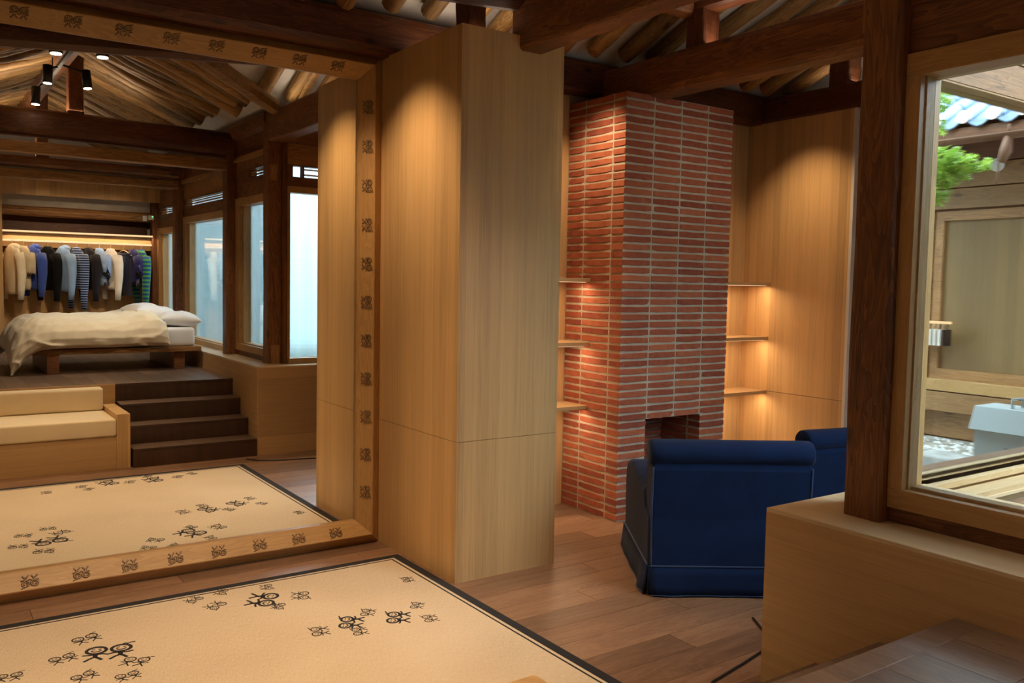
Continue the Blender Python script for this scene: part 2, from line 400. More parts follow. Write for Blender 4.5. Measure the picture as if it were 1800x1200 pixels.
# ------------------------------------------------------------------ walls
north = thing('wall_north', (2, 5.6, 0), kind='structure')
part('wall_core', B(-1.2, 7.0, 5.60, 5.72, 0, 4.7), M['plaster'], north)
part('wall_core', B(-1.2, 3.3, 5.50, 5.60, 0, 3.3), M['veneer_z'], north)
for (a, b) in ((3.40, 4.393), (5.567, 6.545)):
    part('panel', B(a, b, 5.575, 5.60, 0, 0.848), M['veneer_z'], north)
    part('panel', B(a, b, 5.575, 5.60, 0.852, 3.32), M['veneer_z'], north)
west = part('wall_west', B(-1.3, -1.2, -3.6, 5.72, 0, 4.7), M['plaster']); tag(west, kind='structure')
south = part('wall_south', B(-1.3, 3.3, -3.7, -3.5, 0, 4.7), M['plaster']); tag(south, kind='structure')
east = thing('wall_east', (6.7, 4.0, 0), kind='structure')
part('wall_core', B(7.0, 7.1, 1.98, 5.72, 0, 4.7), M['plaster'], east)
part('panel', B(6.545, 6.72, 4.46, 5.60, 0.0, 0.848), M['veneer_z'], east)
part('panel', B(6.545, 6.72, 4.46, 5.60, 0.852, 3.32), M['veneer_z'], east)
part('edge_trim', B(6.543, 6.722, 4.435, 4.462, 0.0, 3.32), M['white_trim'], east)
part('wall_panel', B(6.93, 7.0, 2.1, 4.46, 0.0, 3.32), M['veneer_z'], east)

# tall veneered block between mirror and fireplace
block = thing('wall_partition', (3.03, 4.99, 0), kind='structure')
part('core', B(2.668, 3.388, 4.393, 5.6, 0, 3.28), M['under'], block)
for z0, z1 in ((0.0, 0.853), (0.856, 3.292)):
    part('panel', B(2.655, 2.668, 4.38, 5.6, z0, z1), M['veneer_z'], block)
    part('panel', B(2.669, 3.40, 4.38, 4.393, z0, z1), M['veneer_z'], block)
    part('panel', B(3.388, 3.40, 4.394, 5.58, z0, z1), M['veneer_z'], block)
part('top_panel', B(2.668, 3.388, 4.393, 5.6, 3.28, 3.292), M['veneer_x'], block)

# ------------------------------------------------------------------ ceiling: plaster following both roofs
ZR = 0.40
def zmain(x, y): return min(3.56+0.38*(5.55-y), 3.56+0.38*(y-1.95))
def zwing(x, y): return min(3.53+ZR*(3.12-x), 3.53+ZR*(x+0.25)) if y < 3.76 else -9
def zc(x, y):
    a = zmain(x, y) if y > 1.95 else -9
    b = zwing(x, y) if x < 3.25 else -9
    return max(a, b)
ceiling = thing('ceiling', (2, 2, 3.5), kind='structure')
mb = MB(); xs = [-1.25+0.1*i for i in range(46)]+[3.26+0.2*i for i in range(20)]
ys = [-3.6+0.1*i for i in range(94)]
for i in range(len(xs)-1):
    for j in range(len(ys)-1):
        xm, ym = (xs[i]+xs[i+1])/2, (ys[j]+ys[j+1])/2
        if xm > 3.24 and ym < 1.9: continue
        q = [(xs[i], ys[j]), (xs[i+1], ys[j]), (xs[i+1], ys[j+1]), (xs[i], ys[j+1])]
        q = [(a, b, max(zc(a, b), zc(min(a, 3.24), b) if ym < 1.95 else -9, 3.2)) for a, b in q]
        mb.add(q, [(0, 1, 2, 3)], True)
part('plaster', mb, M['plaster'], ceiling)
part('roof_deck', B(-1.3, 7.1, 1.95, 5.75, 4.7, 4.75).box(-1.3, 3.3, -3.7, 1.95, 4.7, 4.75), M['under'], ceiling)

def log_mesh(name, length, r, seed, mat, n=10, k=9, taper=0.12, wob=0.012):
    pts, rad = [], []
    for i in range(k):
        t = i/(k-1); pts.append((length*t, wob*nz(t*3, seed, 0.3)*2, wob*nz(t*3, 7.7, seed)*2))
        rad.append(r*(1-taper*t)*(1+0.10*nz(t*5, seed*1.3, 4)))
    mb = MB().tube(pts, rad, n); return mb.mesh(name, mat)
# rafters of the wing (close-set) and of the main bay (wide-set); each a log of its own
wing = [log_mesh('rafter', 2.05, 0.068+0.004*(s % 3), s+0.5, M['rafter'], wob=0.03) for s in range(5)]
a = math.atan(ZR)
for i in range(40):
    y = -3.3+0.166*i+random.uniform(-0.012, 0.012)
    if y > 2.5: break
    xe = 2.80+random.uniform(-0.06, 0.05)
    z = 3.53+ZR*(3.12-xe)-0.088-random.uniform(0, 0.03)
    inst('rafter', wing[i % 5], ceiling, (xe, y, z), (random.uniform(-3, 3), -a, PI))
    xw = 0.07+random.uniform(-0.06, 0.05)
    z = 3.53+ZR*(xw+0.25)-0.088
    inst('rafter', wing[(i+2) % 5], ceiling, (xw, y, z), (random.uniform(-3, 3), -a, 0))
am = math.atan(0.38)
main = [log_mesh('rafter', 1.75, 0.066, s+9.5, M['rafter']) for s in range(5)]
i = 0; x = -0.9
while x < 6.95:
    ye = 5.27+random.uniform(-0.05, 0.04)
    inst('rafter', main[i % 5], ceiling, (x, ye, 3.56+0.38*(5.55-ye)-0.074), (0, -am, -PI/2))
    if x > 2.80:
        ye = 2.3+random.uniform(-0.05, 0.05)
        inst('rafter', main[(i+2) % 5], ceiling, (x, ye, 3.56+0.38*(ye-1.95)-0.078), (0, -am, PI/2))
    x += 0.29+random.uniform(-0.015, 0.02); i += 1

# ------------------------------------------------------------------ posts and beams
def beam(name, p0, p1, w, h, mat, label, cat='beam', sag=0.0, rounded=0.25, seed=0, k=13, jit=0.006, group=None):
    """hand-hewn member from p0 to p1 (centre lines); section w x h with eased corners"""
    p0, p1 = Vector(p0), Vector(p1); d = (p1-p0).normalized()
    up = Vector((0, 0, 1)) if abs(d.z) < 0.9 else Vector((0, 1, 0))
    a = d.cross(up).normalized(); b = a.cross(d).normalized()
    c = min(w, h)*rounded
    sec = [(-w/2+c, -h/2), (w/2-c, -h/2), (w/2-c*0.3, -h/2+c*0.3), (w/2, -h/2+c), (w/2, h/2-c), (w/2-c*0.3, h/2-c*0.3), (w/2-c, h/2),
           (-w/2+c, h/2), (-w/2+c*0.3, h/2-c*0.3), (-w/2, h/2-c), (-w/2, -h/2+c), (-w/2+c*0.3, -h/2+c*0.3)]
    rings = []
    for i in range(k):
        t = i/(k-1); q = p0.lerp(p1, t)+b*(sag*4*t*(1-t))
        rings.append([q+a*(u*(1+0.05*nz(t*4, seed, 1)))+b*(v*(1+0.05*nz(t*4, seed, 2)))+(a+b)*jit*nz(t*6, u*9+seed, v*9) for u, v in sec])
    mb = MB().loft(rings); 
    for i in range(len(mb.sm)): mb.sm[i] = False
    o = part(name, mb, mat); tag(o, label, cat, group); return o
post = beam('timber_post', (3.136, 1.984, 0.906), (3.136, 1.984, 3.52), 0.152, 0.170, M['mid_Z'], 'thick weathered timber corner post standing on the pale plinth top', 'post', seed=3, rounded=0.12)
part('splice_block', B(3.09, 3.18, 2.068, 2.076, 0.905, 1.10), M['light_Z'], post)
part('repair_block', B(3.08, 3.15, 2.068, 2.080, 2.80, 2.96), M['light_Z'], post)
beam('timber_post', (3.075, 0.755, 0.906), (3.075, 0.755, 3.42), 0.15, 0.17, M['mid_Z'], 'dark timber post between the small corner window and the wide window', 'post', seed=5, rounded=0.15)
beam('timber_post', (3.075, -1.55, 0.906), (3.075, -1.55, 3.42), 0.15, 0.15, M['mid_Z'], 'dark timber post between the wide window and the sliding window', 'post', seed=6, rounded=0.15)
beam('timber_post', (3.10, -3.05, 0.906), (3.10, -3.05, 3.42), 0.14, 0.16, M['mid_Z'], 'dark timber post at the end of the clothes rail', 'post', seed=8, rounded=0.15)
beam('tie_beam', (-1.2, 4.42, 3.22), (3.10, 4.42, 3.59), 0.22, 0.28, M['dark_X'], 'curved dark beam across the room in front of the mirror', sag=0.01, rounded=0.42, seed=1)
beam('king_post', (2.85, 4.60, 3.293), (2.85, 4.60, 3.85), 0.14, 0.14, M['dark_Z'], 'short dark post standing on the veneered block', 'post', seed=40, rounded=0.1)
beam('cross_beam', (3.15, 4.46, 3.355), (3.15, 2.02, 3.34), 0.18, 0.30, M['mid_Y'], 'brown beam resting on top of the tall veneered block', seed=2, rounded=0.12)
beam('cross_beam', (4.72, 5.42, 3.375), (4.72, 2.05, 3.345), 0.24, 0.29, M['mid_Y'], 'long knotty beam running over the brick chimney', seed=11, rounded=0.2)
beam('cross_beam', (4.72, 4.5, 3.86), (4.72, 2.6, 3.84), 0.20, 0.22, M['dark_Y'], 'short upper beam carried on the king post over the chimney beam', seed=12, rounded=0.2)
beam('king_post', (4.72, 4.47, 3.50), (4.72, 4.47, 3.93), 0.17, 0.17, M['dark_Z'], 'stub king post standing on the beam over the chimney', 'post', seed=13, rounded=0.1)
beam('purlin', (3.3, 4.55, 3.80), (4.66, 4.55, 3.80), 0.17, 0.17, M['mid_X'], 'round purlin log meeting the stub king post near the chimney', seed=14, rounded=0.45)
beam('cross_beam', (6.62, 5.50, 3.425), (6.62, 2.05, 3.43), 0.2, 0.22, M['dark_Y'], 'dark beam along the top of the far veneered side panel', seed=15, rounded=0.12)
beam('king_post', (6.62, 4.62, 3.50), (6.62, 4.62, 3.78), 0.18, 0.2, M['dark_Z'], 'stub post standing on the beam above the far side panel', 'post', seed=16, rounded=0.1)
beam('wall_plate', (-1.2, 5.40, 3.41), (3.25, 5.40, 3.42), 0.26, 0.27, M['dark_X'], 'dark wall plate running above the mirror frame', seed=17, rounded=0.2)
beam('wall_plate', (3.25, 5.50, 3.44), (6.95, 5.50, 3.44), 0.18, 0.26, M['dark_X'], 'dark wall plate behind the chimney head', seed=18, rounded=0.15)
beam('tie_beam', (-1.2, 0.75, 3.30), (3.06, 0.75, 3.29), 0.24, 0.28, M['dark_X'], 'massive dark tie beam under the king post across the platform edge', sag=0.02, rounded=0.3, seed=21)
beam('lower_beam', (-1.2, 0.75, 3.07), (3.04, 0.75, 3.06), 0.16, 0.115, M['light_X'], 'slim honey coloured beam just under the massive dark tie beam', rounded=0.1, seed=22)
beam('tie_beam', (-1.2, -1.52, 3.165), (3.04, -1.52, 3.16), 0.2, 0.13, M['mid_X'], 'brown tie beam over the foot of the bed', rounded=0.3, seed=23)
beam('lower_beam', (-1.2, -1.52, 3.02), (3.04, -1.52, 3.01), 0.15, 0.11, M['light_X'], 'slim honey beam beneath the brown tie beam over the bed', rounded=0.1, seed=24)
beam('king_post', (1.475, 0.75, 3.42), (1.475, 0.75, 4.04), 0.15, 0.15, M['dark_Z'], 'dark king post standing on the massive tie beam', 'post', seed=25, rounded=0.08)
beam('king_post', (1.42, -1.52, 3.22), (1.42, -1.52, 4.0), 0.14, 0.14, M['mid_Z'], 'further king post above the brown tie beam', 'post', seed=26, rounded=0.1)
beam('ridge_log', (1.34, 2.9, 4.0), (1.34, -3.45, 3.99), 0.2, 0.2, M['mid_Y'], 'peeled ridge log running along the roof over the bed platform', seed=27, rounded=0.45)
beam('wall_plate', (3.13, 2.0, 3.44), (3.13, -3.45, 3.44), 0.19, 0.2, M['mid_Y'], 'rough log plate along the top of the window wall', seed=28, rounded=0.4)
beam('hip_log', (2.98, 2.45, 3.47), (1.95, 3.45, 3.64), 0.15, 0.15, M['rafter'], 'dark hip log rising from the corner post into the roof', seed=29, rounded=0.45)
beam('hip_log', (3.28, 2.35, 3.66), (3.25, 3.3, 4.0), 0.14, 0.14, M['rafter'], 'short log rising beside the corner hip over the armchairs', seed=30, rounded=0.45)
beam('wall_plate', (3.2, 2.12, 3.42), (6.95, 2.12, 3.42), 0.2, 0.26, M['mid_X'], 'brown plate above the window behind the armchairs', seed=31, rounded=0.2)
beam('eaves_log', (1.03, -3.05, 2.65), (3.04, -3.05, 2.645), 0.14, 0.14, M['light_X'], 'pale peeled log above the clothes rail niche', seed=32, rounded=0.45)

# ------------------------------------------------------------------ brick fireplace
fp = thing('fireplace', (4.98, 5.24, 0), 'tall red brick fireplace chimney with stacked thin bricks and pale mortar', 'fireplace')
FX0, FX1, FY0, FY1 = 4.395, 5.565, 4.90, 5.60
rows = 55; pitch = 3.245/rows; joint = 0.0155; g = 0.006
OX0, OX1, OZ = 4.68, 5.275, 13*pitch
core = MB()
core.box(FX0+g, OX0-g, FY0+g, FY1, 0, 3.245-g).box(OX1+g, FX1-g, FY0+g, FY1, 0, 3.245-g).box(OX0-g, OX1+g, FY0+g, FY1, OZ+g, 3.245-g)
core.box(OX0-g, OX1+g, 5.36, FY1, 0, OZ+g)
part('mortar_joints', core, M['mortar'], fp)
part('hearth_slab', B(OX0-g, OX1+g, FY0+0.01, 5.36, 0, 0.012), M['mortar'], fp)
bw = (FX1-FX0)/4
def brick_mesh(lx, ly, lz, seed):
    """hand-made brick: slightly wavy arrises, 12 x sides"""
    rng = random.Random(seed); n = 4; rings = []
    e = 0.004
    for i in range(n+1):
        t = i/n; x = -lx/2+lx*t; inset = 0.0035 if i in (0, n) else 0
        w = [rng.uniform(-0.0022, 0.0022) for _ in range(4)]
        y0, y1, z0, z1 = -ly/2+inset, ly/2-inset, -lz/2+inset*0.7+w[0], lz/2-inset*0.7+w[1]
        rings.append([(x, y0+w[2]*0.6, z0+e*0.6), (x, y0+e*0.6, z0), (x, y1, z0), (x, y1, z1), (x, y0+e*0.6, z1), (x, y0+w[3]*0.6, z1-e*0.6)])
    mb = MB().loft(rings); mb.sm = [False]*len(mb.sm); return mb.mesh('brick', M['brick'])
bl = bw-joint; bh = pitch-joint
front = [brick_mesh(bl, 0.135, bh, s) for s in range(8)]
flank = [brick_mesh(0.315, 0.06, bh, s+20) for s in range(6)]
flank2 = [brick_mesh(0.195, 0.06, bh, s+40) for s in range(4)]
rest = MB()
sideY = [(5.05, 5.365), (5.378, 5.573)]
cnt = 0
for r in range(rows):
    z = (r+0.5)*pitch
    for c in range(4):
        x = FX0+(c+0.5)*bw
        if r < 13 and c in (1, 2):
            continue
        # jambs of the hearth opening
        if r < 13 and (c == 0 or c == 3):
            pass
        jy = random.uniform(-0.0025, 0.0025)
        e = joint/2 if c in (0, 3) else 0                       # corner bricks run out to the corner
        inst('brick', front[(r*3+c*5) % 8], fp, (x+(-e/2 if c == 0 else e/2 if c == 3 else 0), FY0+0.0675+jy, z), (0, 0, 0), ((bl+e)/bl, 1, 1))
    for c, (y0, y1) in enumerate(sideY):
        ms = flank if c == 0 else flank2
        if r < 5 and c == 1:                                    # lowest back bricks join the loose remainder
            rest.box(FX0, FX0+0.06, y0, y1-0.0, z-bh/2, z+bh/2); continue
        inst('brick', ms[(r*5+c) % len(ms)], fp, (FX0+0.03+random.uniform(-0.002, 0.002), (y0+y1)/2, z), (0, 0, -PI/2))
    # east flank and hearth lining, hardly in view: joined
    for y0, y1 in ((5.05, 5.31), (5.322, 5.57)): rest.box(FX1-0.06, FX1, y0, y1, z-bh/2, z+bh/2)
    if r < 13:
        for x0 in (OX0, OX0+0.30): rest.box(x0+0.006, x0+0.29, 5.33, 5.355, z-bh/2, z+bh/2)
        for xx in (OX0-g-0.005, OX1-0.001):
            rest.box(xx, xx+0.012+g*0.3, 5.05, 5.33, z-bh/2, z+bh/2)
tag(part('brickwork', rest, M['brick'], fp), kind='stuff')

# niche shelves with light strips under them
def shelf(x0, x1, z, label):
    t = thing('niche_shelf', ((x0+x1)/2, 5.42, z-0.03), label, 'shelf', 'lit shelves beside the chimney')
    part('board', B(x0, x1, 5.262, 5.573, z-0.03, z), M['veneer_x'], t, bevel=0.0015)
    part('light_strip', B(x0+0.03, x1-0.03, 5.285, 5.297, z-0.034, z-0.030), M['led'], t)
zn = ('highest', 'middle', 'lowest')
for i, z in enumerate((1.855, 1.355, 0.855)):
    shelf(3.402, 4.392, z, 'thin oak shelf between veneered block and chimney, %s of three' % zn[i])
    shelf(5.568, 6.543, z, 'thin oak shelf between chimney and far side panel, %s of three' % zn[i])

# ------------------------------------------------------------------ window plinth
pl = thing('window_plinth', (3.2, 0, 0), 'oak veneered boxed plinth with pale top along the courtyard windows', 'plinth')
part('core', B(2.884, 3.25, -3.45, 2.274, 0.0, 0.885), M['under'], pl)
part('bay_core', B(3.25, 6.9, 1.955, 2.274, 0.0, 0.885), M['pale_X'], pl)
part('side_panel', B(2.872, 2.884, -3.45, 2.286, 0.0, 0.889), M['veneer_y'], pl)
part('end_panel', B(2.884, 6.93, 2.274, 2.286, 0.0, 0.889), M['veneer_x'], pl)
part('top_board', B(2.872, 3.26, -3.45, 2.286, 0.889, 0.905), M['top_y'], pl, bevel=0.0015)
part('top_board', B(3.2605, 6.93, 1.90, 2.286, 0.889, 0.905), M['top_x'], pl, bevel=0.0015)

# ------------------------------------------------------------------ windows of the long wall (plane x) and of the bay (plane y)
wall_c = thing('wall_courtyard', (3.2, 0, 0), kind='structure')
def bx(parent, name, y0, y1, z0, z1, mat, x0=3.13, x1=3.22, bev=0.002): return part(name, B(x0, x1, y0, y1, z0, z1), mat, parent, bevel=bev)
bays = [(0.84, 1.90, 1.04, 2.60), (-1.475, 0.67, 0.965, 2.50), (-2.97, -1.625, 1.02, 2.40)]
for bi, (y0, y1, z0, z1) in enumerate(bays):
    bx(wall_c, 'base_rail', y0, y1, 0.905, z0-0.075, M['mid_Y'], 3.12, 3.25)
    win = thing('window_%d' % (bi+1), (3.17, (y0+y1)/2, z0), kind='structure')
    bx(win, 'frame_rail', y0, y1, z0-0.075, z0, M['frame_Y'], 3.10, 3.24)
    bx(win, 'frame_rail', y0, y1, z1, z1+0.085, M['frame_Y'], 3.10, 3.24)
    st = 0.058 if bi == 0 else 0.06
    bx(win, 'frame_stile', y1-st, y1, z0-0.0, z1, M['frame_Z'], 3.10, 3.135 if bi == 0 else 3.24)
    if bi == 0:
        bx(win, 'stop_bead', y1-0.064, y1, z0, z1, M['pale_Z'], 3.137, 3.164, 0.001)
        bx(win, 'stop_bead', y1-0.062, y1, z0, z1, M['pale_Z'], 3.167, 3.195, 0.001)
        bx(win, 'jamb', y1-0.058, y1, z0, z1, M['frame_Z'], 3.203, 3.24, 0.001)
    bx(win, 'frame_stile', y0, y0+(0.13 if bi == 0 else 0.10), z0, z1, M['frame_Z'], 3.10, 3.24)
    # inner sash stiles and stops in paler wood
    if bi: bx(win, 'stop_bead', y1-st-0.022, y1-st-0.001, z0, z1, M['pale_Z'], 3.15, 3.215)
    if bi: bx(win, 'stop_bead', y1-st-0.045, y1-st-0.024, z0, z1, M['pale_Z'], 3.16, 3.225)
    bx(win, 'stop_bead', y0+0.10, y0+0.155, z0, z1, M['pale_Z'], 3.15, 3.23)
    bx(win, 'stop_bead', y0+0.1, y1-st-0.01, z0-0.001, z0+0.012, M['pale_Y'], 3.15, 3.24)
    if bi == 2:
        bx(win, 'mullion', -2.19, -2.13, z0, z1, M['pale_Z'], 3.13, 3.20)
    part('pane', B(3.1965, 3.2015, y0+0.1, y1-(0.055 if bi == 0 else st+0.02), z0, z1), M['glass'], win)
# boards, rails and slatted vents over the windows
tops = [2.685, 2.585, 2.485]
vents = [(1.30, 1.86, 2.885, 2.975), (-1.35, 0.55, 2.72, 2.81), (-2.8, -1.7, 2.68, 2.77)]
for bi, (y0, y1, _, _) in enumerate(bays):
    vy0, vy1, vz0, vz1 = vents[bi]
    if bi == 0: vy1 = 1.86
    bx(wall_c, 'board', y0, y1, tops[bi], vz0-0.02, M['mid_Y'], 3.12, 3.2)
    v = thing('vent_grille', (3.15, (vy0+vy1)/2, vz0), ('narrow slatted vent above the small corner window', 'long slatted vent above the wide window', 'small slatted vent above the sliding window')[bi], 'vent')
    bx(v, 'rail', y0+0.0, y1, vz0-0.02, vz0, M['mid_Y'], 3.11, 3.2); bx(v, 'rail', y0, y1, vz1, vz1+0.02, M['mid_Y'], 3.11, 3.2)
    bx(v, 'stile', y0, vy0, vz0, vz1, M['mid_Y'], 3.11, 3.2); bx(v, 'stile', vy1, y1, vz0, vz1, M['mid_Y'], 3.11, 3.2)
    n = 2
    for s in range(n):
        zz = vz0+(vz1-vz0)*(s+1)/(n+1); bx(v, 'slat', vy0, vy1, zz-0.008, zz+0.008, M['frame_Y'], 3.13, 3.15)
    part('pane', B(3.21, 3.214, vy0, vy1, vz0, vz1), M['glass'], v)
    bx(wall_c, 'board', y0, y1, vz1+0.02, vz1+0.02+(3.13-vz1)*0.62, M['light_Y'], 3.12, 3.2)
    zz = vz1+0.02+(3.13-vz1)*0.62
    bx(wall_c, 'rail', y0, y1, zz, zz+0.05, M['light_Y'], 3.08, 3.2)
    bx(wall_c, 'board', y0, y1, zz+0.05, 3.36, M['mid_Y'], 3.12, 3.2)
part('wall_core', B(3.205, 3.25, -3.5, 1.93, 3.0, 3.9), M['plaster'], wall_c)
part('wall_core', B(3.14, 3.25, -3.5, -2.97, 0.9, 3.6), M['mid_Z'], wall_c)

wall_b = thing('wall_bay', (5, 2.1, 0), kind='structure')
def by(parent, name, x0, x1, z0, z1, mat, y0=2.06, y1=2.15, bev=0.002): return part(name, B(x0, x1, y0, y1, z0, z1), mat, parent, bevel=bev)
by(wall_b, 'corner_post', 3.205, 3.245, 0.905, 3.3, M['mid_Z'], 2.04, 2.12)
win = thing('window_4', (4.6, 2.1, 0.95), kind='structure')
by(win, 'frame_rail', 3.245, 6.0, 0.905, 0.965, M['frame_X'], 2.03, 2.16); by(win, 'frame_rail', 3.245, 6.0, 2.68, 2.745, M['frame_X'], 2.03, 2.16)
by(win, 'frame_stile', 3.245, 3.262, 0.965, 2.68, M['frame_Z'], 2.03, 2.16); by(win, 'frame_stile', 5.93, 6.0, 0.965, 2.68, M['frame_Z'], 2.03, 2.16)
mb = B(3.26, 5.93, 2.088, 2.094, 0.965, 2.68); mb.mi[2] = 1
part('pane', mb, [M['clear_face'], M['film_glass']], win)
by(wall_b, 'wall_boarding', 6.0, 7.0, 0.905, 3.3, M['mid_Z'])
by(wall_b, 'board', 3.245, 7.0, 2.745, 2.83, M['mid_X'])
v = thing('vent_grille', (4.2, 2.1, 2.83), 'pierced vent with a square figure panel above the bay window', 'vent')
by(v, 'rail', 3.245, 7.0, 2.83, 2.845, M['mid_X']); by(v, 'rail', 3.245, 7.0, 2.955, 2.97, M['mid_X'])
by(v, 'stile', 3.245, 3.293, 2.845, 2.955, M['mid_Z']); by(v, 'stile', 3.40, 3.415, 2.845, 2.955, M['mid_Z'])
by(v, 'stile', 3.75, 7.0, 2.845, 2.955, M['mid_X'])
for z in (2.868, 2.922): by(v, 'slat', 3.415, 3.75, z, z+0.012, M['frame_X'], 2.08, 2.14)
by(wall_b, 'board', 3.245, 7.0, 2.97, 3.18, M['light_X']); by(wall_b, 'board', 3.245, 7.0, 3.185, 3.32, M['mid_X'])
part('wall_core', B(3.25, 7.0, 1.98, 2.06, 3.15, 3.9), M['plaster'], wall_b)
# outer face of the bay wall, seen through the corner window
part('outer_header', B(3.25, 7.0, 2.026, 2.03, 2.69, 2.835), M['light_X'], wall_b)
part('outer_header', B(3.80, 7.0, 2.02, 2.06, 2.84, 3.15), M['frame_X'], wall_b)
part('outer_board', B(3.25, 7.0, 2.02, 2.06, 2.97, 3.15), M['frame_X'], wall_b)
part('outer_sill', B(3.26, 7.0, 2.0, 2.085, 0.935, 0.965), M['pale_X'], wall_b, bevel=0.003)
part('outer_sill', B(3.26, 7.0, 1.905, 1.995, 0.90, 0.93), M['pale_X'], wall_b, bevel=0.003)
eave = thing('outer_eaves', (4.0, 1.5, 3.2), 'board soffit of the shop eaves above the courtyard windows', 'eaves')
part('soffit', B(3.25, 7.0, 1.70, 2.02, 3.22, 3.26), M['light_X'], eave); part('soffit', B(3.25, 3.75, -3.5, 1.70, 3.22, 3.26), M['light_Y'], eave)
part('fascia', B(3.75, 7.0, 1.67, 1.70, 3.16, 3.36), M['mid_X'], eave); part('fascia', B(3.75, 3.78, -3.5, 1.67, 3.16, 3.36), M['mid_Y'], eave)
GZ0 = 0.22; M['ledge_base'] = plain('grey_plinth_render', (0.40, 0.36, 0.30), 0.9, 0, 30, 0.15)
deck = thing('outer_ledge', (4.6, 1.8, 0.80), 'narrow brown board ledge outside under the bay window', 'ledge')
for i in range(3):
    part('plank', B(3.26, 7.0, 1.635+0.088*i, 1.72+0.088*i, 0.84, 0.862), M['floor'], deck, bevel=0.002)
part('ledge_base', B(3.26, 7.0, 1.64, 1.95, GZ0, 0.84), M['ledge_base'], deck)

# ------------------------------------------------------------------ mirror
mir = thing('wall_mirror', (1.0, 5.4, 0), 'huge oak framed mirror leaning on the wall, figure emblems along its frame', 'mirror')
XL, XR, ZB, ZT = -0.90, 2.653, 0.0, 3.30
gy = lambda z: 5.4594-0.00295*z
t0 = 0.163
part('glass', MB().add([(XL+t0-0.01, gy(ZB+t0-0.01), ZB+t0-0.01), (XR-t0+0.01, gy(ZB+t0-0.01), ZB+t0-0.01), (XR-t0+0.01, gy(ZT-t0+0.01), ZT-t0+0.01), (XL+t0-0.01, gy(ZT-t0+0.01), ZT-t0+0.01)], [(0, 1, 2, 3)]), M['mirror'], mir)
part('backing', B(XL+0.02, XR-0.02, 5.466, 5.495, 0.02, ZT-0.02), M['under'], mir)
prof = [(0.0, 5.49), (0.0, 5.415), (0.066, 5.362), (0.072, 5.362), (0.155, 5.428), (0.163, 5.438), (0.163, 5.49)]
def frame_side(mat, corner):
    rings = []
    for (cx, cz, sx, sz) in corner: rings.append([(cx+sx*o, y, cz+sz*o) for o, y in prof])
    mb = MB().loft(rings); mb.sm = [False]*len(mb.sm); part('frame_member', mb, mat, mir)
cs = {'bl': (XL, ZB, 1, 1), 'br': (XR, ZB, -1, 1), 'tr': (XR, ZT, -1, -1), 'tl': (XL, ZT, 1, -1)}
frame_side(M['frame_X'], [cs['bl'], cs['br']]); frame_side(M['frame_Z'], [cs['br'], cs['tr']])
frame_side(M['frame_X'], [cs['tr'], cs['tl']]); frame_side(M['frame_Z'], [cs['tl'], cs['bl']])

def circ(cx, cy, r, n=18, a0=0, a1=2*PI, sq=1.0): return [(cx+r*math.cos(a0+(a1-a0)*i/n), cy+r*sq*math.sin(a0+(a1-a0)*i/n)) for i in range(n+1)]
def strokes(detail=True):
    S_ = []
    for sx in (-0.5, 0.5):
        S_.append((circ(sx, 0.42, 0.40, sq=0.92), 0.075))
        if detail:
            S_.append((circ(sx, 0.46, 0.20, 8, PI*1.12, PI*1.88), 0.036))
            for e in (-0.13, 0.13): S_.append(([(sx+e-0.05, 0.53), (sx+e+0.05, 0.54)], 0.032))
        S_.append(([(sx, 0.06), (sx+0.02, -0.30)], 0.10))
        S_.append(([(sx, -0.28), (sx-0.20, -0.46), (sx-0.36, -0.66)], 0.062)); S_.append(([(sx, -0.28), (sx+0.16, -0.42), (sx+0.30, -0.62)], 0.068))
    S_.append(([(-0.5, -0.02), (-0.72, -0.06), (-0.98, -0.02)], 0.055)); S_.append(([(0.5, -0.02), (0.74, -0.10), (1.0, -0.0)], 0.055))
    S_.append(([(-0.5, -0.04), (-0.2, 0.0), (0.0, -0.12), (0.22, -0.02), (0.5, -0.04)], 0.06))
    S_.append(([(0.5, 0.80), (0.62, 0.92), (0.76, 0.86), (0.86, 0.96), (1.02, 0.98)], 0.045))
    return S_
def stroke_mb(mb, S_, s, z0, z1, wk=1.0):
    for pts, w in S_:
        w *= wk; L, R_ = [], []
        n = len(pts); closed = (Vector(pts[0])-Vector(pts[-1])).length < 1e-4
        for i, p in enumerate(pts):
            a = Vector(pts[i-1]) if i else (Vector(pts[-2]) if closed else Vector(p)); b = Vector(pts[i+1]) if i < n-1 else (Vector(pts[1]) if closed else Vector(p))
            d = (b-a).normalized(); q = Vector((-d.y, d.x))*w; p = Vector(p)
            if not closed and i == 0: p = p-d*w*0.5
            if not closed and i == n-1: p = p+d*w*0.5
            L.append(p+q); R_.append(p-q)
        vs = [(v.x*s, v.y*s, z) for z in (z0, z1) for arr in (L, R_) for v in arr]
        fs = []
        for i in range(n-1):
            fs += [(2*n+i, 2*n+i+1, 3*n+i+1, 3*n+i), (i, i+1, 2*n+i+1, 2*n+i), (n+i+1, n+i, 3*n+i, 3*n+i+1)]
        if not closed: fs += [(0, 2*n, 3*n, n), (n-1, 2*n-1, 4*n-1, 3*n-1)]
        mb.add(vs, fs)
M['emblem_dark'] = plain('carved_groove', (0.04, 0.015, 0.006), 0.7)
mb = MB(); stroke_mb(mb, strokes(), 0.044, -0.001, 0.0012, 1.5)
mb.cur = 1; stroke_mb(mb, strokes(), 0.044, 0.0, 0.005, 0.45)
emb = mb.mesh('carved_emblem', [M['emblem_dark'], M['frame_X']])
def emblem(p, up, nrm):
    up, nrm = Vector(up).normalized(), Vector(nrm).normalized(); xa = up.cross(nrm).normalized()
    m = Matrix((xa, up, nrm)).transposed().to_4x4(); m.translation = Vector(p)-LOC[mir.name]
    o = bpy.data.objects.new('carved_emblem', emb); COL.objects.link(o); o.parent = mir; o.matrix_basis = m
